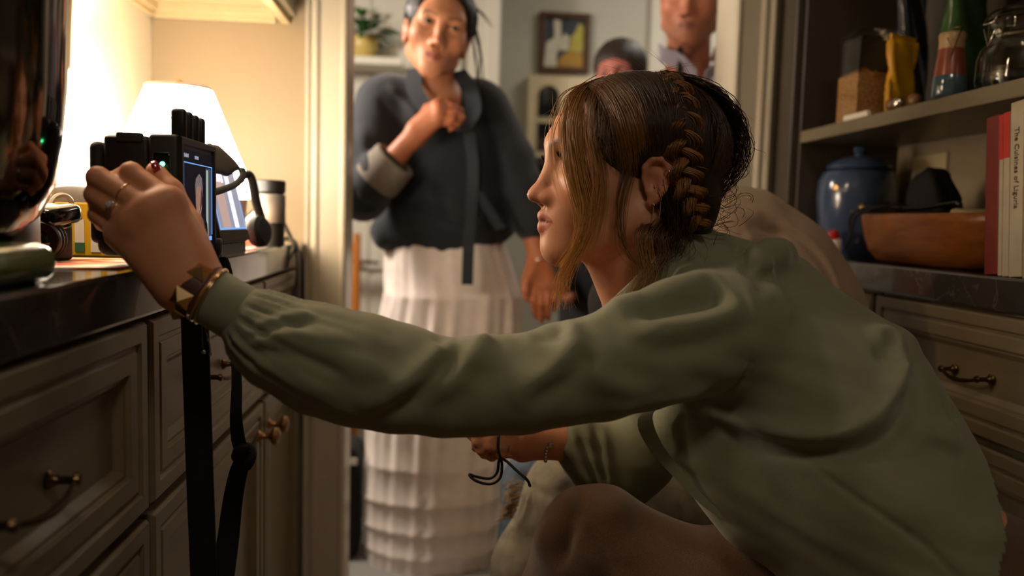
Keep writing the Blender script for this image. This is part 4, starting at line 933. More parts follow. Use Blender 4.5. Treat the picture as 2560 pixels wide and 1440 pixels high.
def eyes(M, parent, gaze=(1, 0, 0), iris='iris', s=1.0):
    g = Vector(gaze).normalized()
    for sd in (-1, 1):
        c = Vector((.0955, sd*.031, .0272))
        e = xform(MB().lathe([(.0122*math.sin(a), .0122*-math.cos(a)) for a in np.linspace(0.001, math.pi-.001, 15)], c, g, 24), M @ Matrix.Scale(s, 4))
        eo = obj('eye', e, 'eye_white', parent, smooth='all')
        i_ = MB().lathe([(.0066, .0104), (.0060, .0111), (.0035, .0118), (0, .0121)], c, g, 24, cap=False)
        obj('iris', xform(i_, M @ Matrix.Scale(s, 4)), iris, eo, smooth='all')
        i_ = MB().lathe([(.0026, .01210), (.0015, .01235), (0, .0124)], c, g, 16, cap=False)
        obj('pupil', xform(i_, M @ Matrix.Scale(s, 4)), 'pupil', eo, smooth='all')
def hand_field(F, wrist, mcp, fingers, thumb, s=1.0, kf=.0035, flat=None):
    """wrist = (left edge, right edge, radius); mcp = four knuckles index..little; fingers = per finger joint list after the knuckle;
    thumb = joints from the thumb's base"""
    P_ = Field(); w0, w1, wr = wrist
    for i, k in enumerate(mcp):
        t = i/3; wp = np.array(w0)*(1-t)+np.array(w1)*t
        P_.u(cap(wp, k, wr, .0125*s), .016)
    for i in range(3): P_.u(cap(mcp[i], mcp[i+1], .0112*s, .0108*s), .012)
    P_.u(chain(thumb[:2], [.0165*s, .0135*s]), .020)
    F.u(P_, .012)
    rr = [(.0105, .0096, .0086, .0072), (.0108, .0098, .0087, .0073), (.0102, .0092, .0082, .0069), (.0090, .0081, .0073, .0062)]
    for i, fg in enumerate(fingers):
        F.u(chain([mcp[i]]+list(fg), [r*s for r in rr[i]][:len(fg)+1], .004), kf)
    F.u(chain(thumb[1:], [.0130*s, .0108*s, .0088*s][:len(thumb)-1], .006), kf)
    return F
# ------------------------------------------------------------------ woman in the green blouse
mat('skin', '#b87a5c', .48, attr='tone', sss=.12, spec=.4, bump=.12, bscale=900)
mat('hair', '#3a2314', .38, attr='tone', spec=.55)
mat('green_crepe', '#75775f', .8, var=.05, vscale=40, bump=.25, bscale=700, sheen=.25, stretch=(1, 1, 3))
mat('brown_linen', '#5a4434', 1.0, var=.30, vscale=900, bump=.30, bscale=1400, sheen=.3, spec=.1)
mat('gold', '#cdb083', .22, 1.0, var=.05); mat('silver', '#c9c6c2', .18, 1.0); mat('gem', '#f2f2f2', .02, 0, trans=.6, ior=2.0)
mat('leather', '#4a2a1c', .5, var=.15, vscale=120, bump=.3, bscale=500)
mat('nail_red', '#8e1f18', .12, coat=.6); mat('shoe_dark', '#17130f', .5, var=.1)
wm = thing('person', 'woman in sage green blouse crouching and reaching out to hold the monitor', 'person', (.38, .90, 0))

def head_matrix(o, fwd, up=(0, 0, 1)):
    f = Vector(fwd).normalized(); l = Vector(up).cross(f).normalized(); u = f.cross(l); return frame(o, f, l, u)
HO = P(1602, 466, .95)
HM = head_matrix(HO, (-math.cos(.15), -math.sin(.15), -.01), (-.01, 0, 1))
HS = 1.0
W = Field()
W.u(local(head_field(), HM, .21, HS), 0)
W.u(chain([P(1585, 520, .955), P(1590, 640, .96), P(1640, 790, .965)], [.054, .050, .058], .02), .022)
W.u(cap(P(1500, 610, .955), P(1560, 680, .955), .018, .03), .03)
# torso, arms and legs below the clothes
W.u(chain([P(1690, 810, .96), P(1930, 940, .92), P(2120, 1200, .86), P(2370, 1440, .79)], [.065, .075, .080, .088], .05, ((0, 1, 0), 1.25)), .05)
W.u(chain([P(1750, 810, .86), P(1150, 975, .80), P(760, 880, .80), P(620, 800, .80), P(470, 702, .80)], [.045, .034, .027, .0225, .0245], .02), .03)
W.u(chain([P(1720, 850, 1.10), P(1560, 1160, 1.07), P(1412, 1096, 1.055)], [.05, .040, .026], .02), .03)
HIP = P(2390, 1480, .79)
RK, LK = P(1472, 1368, .98), np.array((.34, .72, .09))
W.u(chain([HIP+(0, .06, 0), P(1720, 1500, .93), RK-(0, 0, .008), np.array((.17, .98, .09))], [.070, .050, .040, .034], .03), .03)
W.u(chain([HIP-(0, .07, 0), LK, np.array((.57, .74, .08))], [.070, .042, .034], .03), .04)
# left hand on the monitor
hl_mcp = [P(424, 503, .795), P(377, 524, .79), P(337, 553, .792), P(302, 586, .80)]
hl_f = [[P(328, 432, .808), P(285, 452, .842), P(292, 485, .848)], [P(245, 444, .805), P(243, 478, .838), P(275, 496, .848)],
        [P(238, 487, .808), P(246, 515, .838), P(275, 530, .848)], [P(244, 537, .815), P(258, 558, .838), P(282, 568, .848)]]
hl_t = [P(476, 650, .805), P(470, 560, .825), P(428, 478, .84), P(388, 428, .848)]
hand_field(W, (P(487, 682, .80), P(444, 720, .80), .0215), hl_mcp, hl_f, hl_t, 1.06)
# right hand below the reaching arm
hr_mcp = [P(1312, 1080, 1.03), P(1300, 1096, 1.035), P(1296, 1114, 1.04), P(1304, 1130, 1.05)]
hr_f = [[P(1240, 1072, 1.02), P(1200, 1078, 1.025), P(1178, 1088, 1.035)], [P(1228, 1092, 1.02), P(1196, 1102, 1.028), P(1190, 1118, 1.045)],
        [P(1228, 1112, 1.02), P(1205, 1124, 1.03), P(1210, 1136, 1.045)], [P(1246, 1132, 1.03), P(1228, 1140, 1.04), P(1236, 1146, 1.05)]]
hr_t = [P(1370, 1080, 1.06), P(1320, 1066, 1.07), P(1270, 1062, 1.07), P(1240, 1070, 1.065)]
hand_field(W, (P(1400, 1084, 1.05), P(1398, 1108, 1.055), .019), hr_mcp, hr_f, hr_t, .95)
xs = axis_pts(-.42, .90, .009, ((-.40, -.20, .0028), (-.20, -.15, .004), (.0, .17, .0032), (.02, .33, .0021)))
ys = axis_pts(.58, 1.22, .009, ((.77, .86, .0028), (.84, 1.075, .0026)))
zs = axis_pts(.0, 1.18, .010, ((.86, 1.14, .0023), (.67, .74, .0035)))
V, F = surface(W, xs, ys, zs, smooth=1)
Hi = np.array(HM.inverted()); L = (V @ Hi[:3, :3].T+Hi[:3, 3])/HS
isn = (np.linalg.norm(L-np.array((.03, 0, .01)), axis=1) < .16)
tone = np.tile(np.array(lin('#c68a66')), (len(V), 1))
tone[isn] = head_tones(L[isn], '#c08a6c', '#a8584a', '#4b3222')
# rosy knuckles and finger ends
for k in hl_mcp+[f[0] for f in hl_f]+hr_mcp:
    d = np.exp(-(np.linalg.norm(V-k, axis=1)/.014)**2)[:, None]*.35; tone = tone*(1-d)+np.array(lin('#b0583f'))*d
body_obj('body', V, F, 'skin', wm, tone)
eyes(HM, wm, (1, .05, .12))
# eyelashes of both eyes
lash = MB()
for sd in (-1, 1):
    for t in np.linspace(-1, 1, 22):
        b_ = Vector((.1075-.006*t*t, sd*(.0315+.0125*t), .0272+.0042*(1-t*t)))
        lash.tube([HM @ b_, HM @ (b_+Vector((.005, sd*.002*t, .001))), HM @ (b_+Vector((.008, sd*.004*t, .0045)))], [.0004, .0003, .0001], 4)
obj('eyelashes', lash, 'pupil', wm, label='dark eyelashes')
# thumb nail
def nail(c, nrm, along, w_, l_, parent, m='nail_red'):
    n_ = Vector(nrm).normalized(); a_ = Vector(along).normalized(); a_ = (a_-n_*a_.dot(n_)).normalized(); b_ = n_.cross(a_); vs = []; nu, nv = 7, 7
    for j in range(nv):
        for i in range(nu):
            u, v = -1+2*i/(nu-1), -1+2*j/(nv-1); ww = w_*(1-.35*max(v, 0)**2-.1*max(-v, 0)**2)
            vs.append(Vector(c)+b_*(u*ww)+a_*(v*l_)+n_*(.0012-.0035*u*u-.0012*v*v))
    g = MB().grid(vs, nu, nv); o = obj('nail', g, m, parent, smooth='all', label='dark red painted nail')
    md = o.modifiers.new('solid', 'SOLIDIFY'); md.thickness = .0012; return o
nail(P(397, 421, .840), (.75, -.55, .35), P(372, 398, .85)-P(410, 455, .845), .0058, .0085, wm)

# ---- blouse
S = Field()
arm = [(628, 800, .0300), (660, 826, .037), (700, 858, .0455), (800, 898, .0530), (900, 925, .0560), (1000, 948, .0530), (1100, 968, .0480), (1200, 965, .0490), (1300, 960, .0495), (1400, 938, .0510), (1500, 917, .0530), (1600, 884, .0590), (1700, 852, .0640), (1800, 826, .067)]
S.u(chain([P(a, b, .80+max(0, (a-1500))*.00012) for a, b, c in arm], [c for a, b, c in arm], .01), 0)
fl = ((0, 1, 0), 1.28)
S.u(chain([P(1740, 770, .955), P(1880, 862, .945), P(2010, 1010, .91), P(2110, 1190, .86), P(2240, 1385, .81), P(2330, 1520, .78)], [.087, .105, .127, .124, .110, .097], .03, fl), .035)
S.u(cap(P(1780, 690, .96), P(1900, 740, .97), .045, .06), .04)
S.u(cap(P(1680, 760, .99), P(1735, 840, 1.10), .05, .062), .04)
S.u(cap(P(1700, 1070, .90), P(1890, 1255, .86), .042, .05), .05)
S.u(chain([P(1730, 860, 1.11), P(1590, 1130, 1.07), P(1543, 1190, 1.06)], [.062, .055, .046], .02), .03)
S.u(chain([P(1543, 1190, 1.06), P(1490, 1145, 1.06), P(1440, 1098, 1.055)], [.046, .043, .036], .02), .02)
S.u(chain([P(2150, 975, .785), P(2195, 922, .795), P(2234, 866, .835), P(2228, 845, .88)], [.006, .014, .018, .011], .012), .014)
S.u(chain([P(1800, 700, .845), P(1870, 672, .85), P(1925, 640, .87), P(1948, 640, .90), P(1950, 690, .92)], [.010, .016, .019, .018, .010], .012), .016)
# neck opening
S.cut(chain([P(1540, 600, .955), P(1585, 700, .955), P(1620, 790, .955)], [.062, .056, .045], .01), .008)
S.cut(cap(P(1470, 690, .93), P(1560, 760, .93), .05, .03), .01)
xs = axis_pts(-.26, .80, .0042, ((-.26, -.10, .0026),)); ys = axis_pts(.62, 1.22, .0055); zs = axis_pts(.50, 1.02, .0042, ((.83, .93, .0028),))
V, F = surface(S, xs, ys, zs, smooth=3)
# hem: the blouse ends above the hips
FO = [([(600, 845), (700, 800), (800, 790)], .004, .006), ([(612, 858), (760, 830), (900, 860)], .0045, .008), ([(605, 850), (690, 815), (790, 812)], -.003, .006),
      ([(640, 890), (720, 920), (850, 985)], .003, .010), ([(625, 872), (760, 880), (880, 930)], -.004, .008),
      ([(640, 868), (780, 862), (930, 905), (1040, 960)], .004, .012),
      ([(900, 1015), (1000, 962), (1085, 900), (1175, 842)], .0085, .014), ([(930, 1035), (1035, 985), (1110, 915), (1190, 860)], -.006, .012),
      ([(1050, 1005), (1140, 935), (1200, 868), (1245, 842)], .0075, .012), ([(1090, 880), (1120, 850), (1160, 842)], -.006, .010),
      ([(1110, 1040), (1200, 950), (1290, 890), (1330, 850)], -.003, .016),
      ([(1270, 1000), (1385, 915), (1440, 855), (1415, 812)], .0075, .013), ([(1300, 1005), (1420, 930), (1470, 865)], -.005, .014),
      ([(1330, 842), (1390, 835), (1420, 812)], -.006, .010), ([(1440, 880), (1540, 950), (1640, 985)], .004, .016),
      ([(1470, 795), (1620, 752), (1740, 715), (1850, 688)], .009, .011), ([(1560, 795), (1680, 768), (1780, 752), (1838, 730)], -.014, .012),
      ([(1540, 835), (1700, 815), (1820, 790), (1870, 745)], .008, .016), ([(1620, 860), (1740, 850), (1850, 820)], -.004, .018),
      ([(1500, 1020), (1660, 1005), (1800, 990)], .004, .010), ([(1560, 1030), (1720, 1018), (1860, 975)], -.004, .008),
      ([(1845, 700), (1850, 820), (1848, 930), (1800, 1000), (1730, 1030)], -.0035, .0035), ([(1856, 700), (1862, 820), (1860, 930)], .002, .006),
      ([(1960, 660), (1965, 740), (1990, 810)], .004, .010), ([(1900, 640), (1930, 650), (1950, 690)], .008, .016), ([(1880, 660), (1905, 690), (1915, 740)], -.005, .010),
      ([(1780, 1050), (1950, 1068), (2080, 1020), (2180, 930), (2240, 858)], .012, .012), ([(1800, 1085), (1960, 1098), (2100, 1048), (2205, 958), (2268, 885)], -.010, .010),
      ([(2160, 838), (2220, 838), (2245, 870)], .008, .010), ([(2150, 870), (2190, 880), (2200, 910)], -.005, .010),
      ([(1925, 1090), (2030, 1170), (2150, 1255), (2230, 1360), (2290, 1450)], -.003, .0028),
      ([(2150, 1040), (2200, 1030), (2260, 1045), (2310, 1030)], .005, .014), ([(2200, 1050), (2250, 1075), (2290, 1090)], -.004, .006), ([(2290, 980), (2320, 1010), (2330, 1030)], -.004, .006),
      ([(1640, 1050), (1700, 1150), (1800, 1250)], .004, .006),
      ([(2300, 1150), (2380, 1250), (2400, 1380)], .003, .03), ([(2080, 1120), (2200, 1220), (2330, 1250)], .003, .025)]
FO = [(a, h*1.25, w_*.85) for a, h, w_ in FO]
V = folds(V, F, [f for f in FO if f[0][0][0] < 1780], .765); V = folds(V, F, [f for f in FO if f[0][0][0] >= 1780], .80)
FR = [([(1422, 1070), (1450, 1140), (1495, 1220)], .004, .005), ([(1460, 1060), (1480, 1140), (1510, 1225)], .005, .005), ([(1440, 1065), (1465, 1140), (1500, 1225)], -.004, .004),
      ([(1505, 1060), (1510, 1140), (1520, 1230)], .005, .006), ([(1485, 1060), (1495, 1140), (1515, 1225)], -.004, .005)]
m = V[:, 1] > 1.0; V2 = folds(V, F, FR, 1.03); V[m] = V2[m]
# gathers fanning out from the cuff
g0 = P(632, 803, .80); gx = P(760, 880, .80)-g0; gx /= np.linalg.norm(gx); gq = V-g0; gs = gq @ gx; gu = np.cross(gx, (0, 1, 0)); gv = np.cross(gx, gu)
ga = np.arctan2(gq @ gv, gq @ gu); gm = (gs > -.012) & (gs < .13) & (np.linalg.norm(gq-np.outer(gs, gx), axis=1) < .08)
N = vnormals(V, F); V = V+N*(np.where(gm, (.0021*np.sin(ga*17+1.5*np.sin(ga*3)+gs*14)+.0013*np.sin(ga*29+gs*25))*np.exp(-np.maximum(gs, 0)/.042)*np.clip((gs+.012)/.010, 0, 1), 0))[:, None]
# fine soft creasing of the crepe
N = vnormals(V, F); V = V+N*(.0010*np.sin(V[:, 0]*61+V[:, 2]*83+3*np.sin(V[:, 2]*37))*np.sin(V[:, 0]*23-V[:, 2]*31+V[:, 1]*40))[:, None]
hem = P(2532, 1240, .70), P(2370, 1460, .70)
hd = (hem[1]-hem[0])[[0, 2]]; nn = np.array((-hd[1], hd[0])); nn /= np.linalg.norm(nn); sd_ = (V[:, [0, 2]]-hem[0][[0, 2]]) @ nn
if sd_[np.argmin(V[:, 0])] > 0: sd_ = -sd_
sd_ = sd_+.006*np.sin(V[:, 1]*45)
Fk = F[(sd_[F] < 0).all(1)]
body_obj('blouse', V, Fk, 'green_crepe', wm, label='sage green crepe blouse with gathered sleeves')
# cuff
c0, c1 = Vector(P(524, 739, .80)), Vector(P(632, 803, .80)); ax_ = (c1-c0); Lc = ax_.length
cf = MB().lathe([(.0245, .004), (.0272, 0), (.0284, .0015), (.0286, .02), (.0292, Lc-.004), (.0288, Lc), (.026, Lc+.003)], c0, ax_, 48, cap=False)
obj('cuff', cf, 'green_crepe', wm, smooth=True)
cb = MB().lathe([(.0295, 0), (.0303, .001), (.0303, .003), (.0295, .004)], c1-ax_.normalized()*.004, ax_, 48, cap=False); obj('cuff_seam', cb, 'green_crepe', wm, smooth=True)
# collar: a folded band round the back of the neck
def band(pts, wid, outs, thick, n=28):
    c = spline(pts, n); vs = []
    for i in range(n):
        t = c[min(i+1, n-1)]-c[max(i-1, 0)]; t /= np.linalg.norm(t); o_ = np.array(outs, float); r = c[i]-o_; r -= t*(r @ t); r /= np.linalg.norm(r)
        up = np.cross(t, r); up = up if up[2] > 0 else -up
        for a, b in ((0, -.5), (thick*.6, -.45), (thick, -.2), (thick, .2), (thick*.6, .46), (0, .5), (-thick*.6, .42), (-thick*.6, -.42)): vs.append(c[i]+r*a+up*wid*b)
    return MB().grid(vs, 8, n, True)
col_p = [P(1552, 778, .892), P(1618, 716, .875), P(1690, 648, .882), P(1762, 606, .915), P(1788, 596, .965), P(1750, 612, 1.02), P(1670, 680, 1.04), P(1590, 770, 1.02)]
obj('collar', band(col_p, .034, P(1640, 690, .96), .005), 'green_crepe', wm, smooth='all')
# front placket edge hanging below the arm
pl = [P(1640, 1012, .865), P(1612, 1050, .862), P(1640, 1118, .858), P(1700, 1190, .85), P(1768, 1262, .84), P(1850, 1318, .83)]
obj('placket', MB().ribbon([tuple(p) for p in spline(pl, 20)], list(np.interp(np.linspace(0, 1, 20), [0, .25, .6, 1], [.020, .018, .012, .006])), .003, (.86, -.15, .45)), 'green_crepe', wm, smooth=True)

# ---- trousers
T = Field()
T.u(chain([HIP+(0, .06, 0), P(1720, 1490, .93), RK+(0.008, 0, .003)], [.095, .076, .070], .03), 0)
T.u(chain([RK+(.008, 0, .003), np.array((.135, .975, .36)), np.array((.19, .98, .10))], [.070, .082, .08], .03), .03)
T.u(chain([HIP-(0, .06, 0), (np.array(HIP)+LK)/2, LK], [.095, .085, .072], .03), .05)
T.u(chain([LK, np.array((.57, .74, .085))], [.072, .06], .02), .03)
T.u(ell(HIP, (.10, .155, .09)), .05)
V, F = surface(T, axis_pts(-.05, .72, .006), axis_pts(.58, 1.14, .008), axis_pts(0, .74, .006), smooth=3)
V = folds(V, F, [(a_, h_*1.3, w_*1.1) for a_, h_, w_ in [([(1340, 1440), (1400, 1300), (1475, 1215)], .008, .010), ([(1395, 1440), (1440, 1330), (1490, 1235)], -.006, .006), ([(1430, 1260), (1460, 1340), (1500, 1440)], .005, .012), ([(1455, 1265), (1500, 1350), (1545, 1440)], -.006, .010), ([(1520, 1240), (1650, 1290), (1800, 1340)], .005, .02), ([(1560, 1330), (1700, 1380), (1850, 1440)], -.004, .02), ([(1480, 1240), (1560, 1262), (1640, 1300)], -.003, .010)]], .91)
N = vnormals(V, F); kq = V-np.array(RK); an = np.arctan2(kq[:, 2], kq[:, 0]); rr_ = np.linalg.norm(kq[:, [0, 2]], axis=1)
V = V+N*(.0014*np.sin(an*7+V[:, 1]*30+2*np.sin(rr_*25))*np.clip(rr_/.10, 0, 1)+.0008*np.sin(V[:, 0]*70+V[:, 2]*50+V[:, 1]*60))[:, None]
bd = spline([P(1335, 1500, .945), P(1352, 1440, .94), P(1376, 1355, .935), P(1406, 1285, .94), P(1446, 1238, .95), P(1490, 1222, .965)], 24)
body_obj('trousers', V, F, 'brown_linen', wm, label='loose brown linen trousers')
for x, y in ((.14, .98), (.48, .74)):
    obj('shoe', MB().box(x-.11, x+.11, y-.04, y+.04, 0, .07, .03, seg=4), 'shoe_dark', wm, smooth=True)

# ---- jewellery
def ring(c, axis, r, th, m, parent, name='ring', label=None, w_=1.0):
    n = 36; q = Vector((0, 0, 1)).rotation_difference(Vector(axis).normalized())
    pts = [Vector(c)+q @ Vector((r*math.cos(a), r*math.sin(a), 0)) for a in np.linspace(0, 2*math.pi, n, endpoint=False)]
    return obj(name, MB().tube(pts, th, 8, closed=True), m, parent, smooth='all', label=label)
a = Vector(hl_f[1][0])-Vector(hl_mcp[1]); ring(Vector(hl_mcp[1])+a*.48, a, .0109, .0009, 'gold', wm, label='thin gold band on the middle finger')
a = Vector(hl_f[2][0])-Vector(hl_mcp[2]); rc = Vector(hl_mcp[2])+a*.46
r_ = ring(rc, a, .0104, .0008, 'silver', wm, label='engagement ring with a clear stone'); ring(rc-a.normalized()*.004, a, .0104, .0008, 'gold', wm, label='thin gold band beside the stone ring')
g = xform(MB().lathe([(0, -.003), (.0030, .0005), (.0032, .0012), (.0020, .0024), (0, .0024)], (0, 0, 0), (0, 0, 1), 12), Matrix.Translation(rc+Vector((-.002, -.0125, .004))) @ Vector((0, 0, 1)).rotation_difference(Vector((-.2, -1, .3))).to_matrix().to_4x4())
obj('stone', g, 'gem', r_, label='clear faceted stone')
a = Vector(hr_f[2][0])-Vector(hr_mcp[2]); ring(Vector(hr_mcp[2])+a*.5, a, .0096, .0010, 'silver', wm, label='silver band on the lower hand')
# studded leather bracelet
wa = (Vector(P(632, 803, .80))-Vector(P(465, 702, .80))).normalized(); wc_ = Vector(P(489, 718, .80))
br = obj('bracelet', MB().lathe([(.0275, -.010), (.0290, -.0105), (.0296, 0), (.0300, .0105), (.0284, .010), (.0275, -.010)], wc_, wa, 48, cap=False), 'leather', wm, smooth=True, label='brown leather cuff bracelet')
def ang(v):
    v = Vector(v); return (v-wa*v.dot(wa)).normalized()
for vdir, sz in (((-.25, -1, -.25), .0092), ((.38, -.85, .75), .0092), ((-.6, -.25, -1), .0092)):
    r0 = ang(vdir); t0 = wa.cross(r0); c = wc_+r0*.0292
    st = MB(); b4 = [c+wa*(i*sz)+t0*(k*sz) for i, k in ((-1, -1), (1, -1), (1, 1), (-1, 1))]; lo4 = [p-r0*.004 for p in b4]
    st.add(b4+lo4+[c+r0*.0085], [(0, 1, 8), (1, 2, 8), (2, 3, 8), (3, 0, 8), (0, 4, 5, 1), (1, 5, 6, 2), (2, 6, 7, 3), (3, 7, 4, 0)])
    obj('stud', st, 'gold', br, label='polished gold pyramid stud')
ring(wc_+wa*.0145, wa, .0298, .0011, 'gold', wm, 'bangle', 'thin gold rope bangle'); ring(wc_+wa*.0175, wa+Vector((.05, 0, .05)), .0298, .0009, 'gold', wm, 'bangle', 'thin gold bangle')
ch = MB()
for x0, y0, x1, y1 in ((505, 808, 508, 880), (512, 815, 522, 850), (520, 822, 527, 885)):
    ch.tube([P(x0, y0, .79), P((x0+x1)/2-1, (y0+y1)/2, .788), P(x1, y1, .788)], .0006, 5); ch.box(*[v for p in zip(P(x1, y1, .788)-.0016, P(x1, y1, .788)+.0016) for v in p], .0008)
obj('charm_chain', ch, 'silver', wm, label='fine chain with small charms hanging from the wrist')
lc = MB(); lp = spline([P(1368, 1068, 1.03), P(1366, 1095, 1.028), P(1372, 1110, 1.026), P(1366, 1130, 1.026), P(1364, 1152, 1.026)], 12)
for i, p in enumerate(lp): lc.lathe([(0, -.003), (.0022, -.0015), (.0026, 0), (.0022, .0015), (0, .003)], p, (0, .2, 1), 8)
lc.box(*[v for p in zip(P(1377, 1112, 1.024)-.004, P(1377, 1112, 1.024)+.004) for v in p], .002)
obj('bracelet', lc, 'silver', wm, smooth=True, label='beaded bracelet with charm on the lower wrist')
# ear rings
for q in ((.016, .076, -.024), (.009, .079, -.018)):
    e0 = HM @ Vector(q); obj('earring', MB().lathe([(0, -.003), (.0028, 0), (0, .003)], e0, (0, 1, .2), 10).tube([e0, e0-Vector((0, 0, .010)), e0-Vector((.001, 0, .020))], .0006, 5), 'gold', wm, smooth=True)
e0 = HM @ Vector((.002, .083, .012)); ring(e0, (0.3, .2, 1), .005, .0006, 'gold', wm, 'earring')
# ------------------------------------------------------------------ hair
def hair_mesh(strands, rads, cols, parent, label=None, name='hair', mass=None, m='hair'):
    """strands: list of (n x 3) paths; rads: per-strand root radius; cols: per-strand (root, tip) colours; thin three-sided tubes"""
    VV, FF, CC = [], [], []; off = 0
    if mass is not None:
        v, f, c = mass; VV.append(v); FF.append(f); CC.append(np.tile(np.array(lin(c)), (len(v), 1))); off = len(v)
    for p, r, (ca, cb) in zip(strands, rads, cols):
        n = len(p); t = np.gradient(p, axis=0); t /= np.maximum(np.linalg.norm(t, axis=1), 1e-9)[:, None]
        a = np.cross(t, (.3, .9, .31)); a /= np.maximum(np.linalg.norm(a, axis=1), 1e-9)[:, None]; b = np.cross(t, a)
        s = np.linspace(0, 1, n); rr = r*(1-.75*s**2)
        ring = np.stack([p+(a*math.cos(q)+b*math.sin(q))*rr[:, None] for q in (0, 2.094, 4.189)], 1).reshape(-1, 3)
        i = np.arange(n-1)
        for k in range(3): FF.append(np.stack((off+i*3+k, off+i*3+(k+1) % 3, off+(i+1)*3+(k+1) % 3, off+(i+1)*3+k), 1))
        VV.append(ring); CC.append(np.repeat(np.outer(1-s, ca)+np.outer(s, cb), 3, 0)); off += 3*n
    return body_obj(name, np.concatenate(VV), np.concatenate(FF), m, parent, np.concatenate(CC), label)
rnd = np.random.default_rng(5)
def H2W(q): q = np.asarray(q, float).reshape(-1, 3)*HS; return q @ np.array(HM)[:3, :3].T+np.array(HM)[:3, 3]
EC, ER = np.array((.004, 0, .044)), np.array((.106, .087, .087))
Hf = Field(); Hf.u(ell(EC, ER), 0); Hf.u(ell((-.048, 0, -.018), (.046, .064, .060)), .03)
Hf.cut(ell((.132, 0, -.005), (.062, .11, .108)), .012); Hf.cut(ell((.064, 0, -.062), (.086, .13, .084)), .012)
for s in (-1, 1): Hf.cut(ell((.022, s*.092, -.004), (.032, .03, .036)), .008)
hv, hf_ = surface(Hf, axis_pts(-.13, .12, .004), axis_pts(-.11, .11, .004), axis_pts(-.1, .15, .004), smooth=2)
hv = H2W(hv)
ST, RD, CL = [], [], []
def tone_of(a, b, j=.25):
    k = 1+rnd.uniform(-j, j); return (np.array(lin(a))*k, np.array(lin(b))*k)
def onell(x, y, z, k=1.0):
    """point on the hair volume in direction of local x, y, z"""
    d = (np.array((x, y, z))-EC)/ER; d /= np.linalg.norm(d); return EC+ER*d*k
for s, n in ((1, 1100), (-1, 350)):
    for i in range(n):
        u = rnd.uniform(); x0 = .094-.15*u; k = rnd.uniform(1.0, 1.035)
        a = np.array((x0, s*rnd.uniform(.0, .012), .13)); xe = .072-.125*u+rnd.normal(0, .008); ze = rnd.uniform(-.012, .04)+.02*(u > .2)*(u < .55)
        ze = max(ze, rnd.uniform(.026, .044)) if -.02 < xe < .046 else ze
        b = np.array((xe, s*.085, ze)); pts = []
        wv = rnd.uniform(0, 6.28)
        for t in np.linspace(0, 1, 12):
            q = a*(1-t)+b*t; q[1] = s*(.004+.10*math.sin(t*math.pi/2)); q[2] = .13*(1-t**1.6)+ze*t**1.6
            p = onell(*q, k*(1+.006*math.sin(t*7+wv))); pts.append(p)
        ST.append(H2W(pts)); RD.append(rnd.uniform(.0003, .0006)); CL.append(tone_of('#2a1a0e' if u > .15 else '#3d2613', '#3a2413' if u > .3 else '#7d5226'))
def lock(pts, n, spread, ca, cb, wave=.004, r=.00045, m=22, tipspread=1.5, freq=9):
    g = spline([P(*q) for q in pts], m); s = np.linspace(0, 1, m)
    for i in range(n):
        o = rnd.normal(0, 1, 3)*spread*np.array((1, .45, .4)); o2 = rnd.normal(0, 1, 3)*spread*tipspread*np.array((1, .4, .3)); ph = rnd.uniform(0, 6.28, 2); w_ = wave*rnd.uniform(.3, 1.2)
        e = int(m*rnd.uniform(.72, 1.0)); p = g+np.outer(1-s, o)+np.outer(s**1.5, o2)
        p[:, 0] += w_*np.sin(s*freq+ph[0])*s; p[:, 1] += .5*w_*np.sin(s*freq+ph[1])*s
        ST.append(p[:max(e, 6)]); RD.append(r*rnd.uniform(.6, 1.2)); CL.append(tone_of(ca, cb))
lock([(1500, 203, .955), (1440, 232, .93), (1414, 300, .908), (1418, 400, .885), (1436, 480, .875), (1455, 560, .872), (1440, 620, .875), (1412, 670, .88), (1398, 740, .885), (1388, 800, .885)], 120, .0042, '#8a5a2a', '#e0ae66')
lock([(1515, 201, .955), (1462, 235, .92), (1436, 320, .885), (1452, 430, .872), (1472, 520, .868), (1458, 600, .87), (1425, 660, .872), (1402, 720, .875), (1415, 790, .875)], 110, .006, '#6b4420', '#cf9a52')
lock([(1540, 199, .955), (1498, 235, .905), (1484, 320, .874), (1505, 450, .862), (1490, 560, .86), (1462, 640, .862), (1448, 700, .862)], 42, .007, '#4a2d16', '#b07c3e')
lock([(1480, 208, .955), (1420, 235, .93), (1390, 290, .915), (1378, 340, .905), (1385, 420, .89), (1410, 500, .88), (1418, 560, .88)], 9, .004, '#9a6a34', '#d0a060')
lock([(1560, 198, .955), (1528, 245, .898), (1512, 320, .870), (1514, 380, .863), (1524, 420, .863)], 110, .007, '#33200f', '#5a3a1c')
lock([(1578, 390, .875), (1550, 520, .864), (1560, 620, .866), (1600, 680, .866), (1575, 735, .858), (1535, 778, .856)], 26, .005, '#3a2312', '#a87a42', freq=14, wave=.006)
lock([(1668, 530, .905), (1612, 580, .872), (1612, 640, .864), (1618, 690, .862), (1580, 745, .857), (1545, 770, .856)], 90, .006, '#3a2312', '#c08c4c', freq=12, wave=.005)
lock([(1685, 530, .905), (1650, 590, .870), (1655, 640, .866), (1630, 690, .862), (1600, 735, .858)], 60, .006, '#2e1b0e', '#7a5228', freq=12, wave=.006)
lock([(1690, 470, .87), (1700, 560, .87), (1690, 620, .872), (1660, 670, .872)], 80, .010, '#22130a', '#3d2412', wave=.008)
# wisps round the head
for i in range(70):
    a = rnd.uniform(-2.2, 1.6); base = np.array((math.sin(a)*.098, rnd.uniform(-.04, .05), .046+math.cos(a)*.085)); d = base-EC; d /= np.linalg.norm(d)
    p0 = base; L_ = rnd.uniform(.01, .03); tg = np.array((-d[2], 0, d[0]))*rnd.choice((-1, 1))
    pts = [p0+tg*L_*2*t+d*L_*(t-.3*t*t) for t in np.linspace(0, 1, 8)]
    ST.append(H2W(pts)); RD.append(.00022); CL.append(tone_of('#5a3a1c', '#8a5f30'))
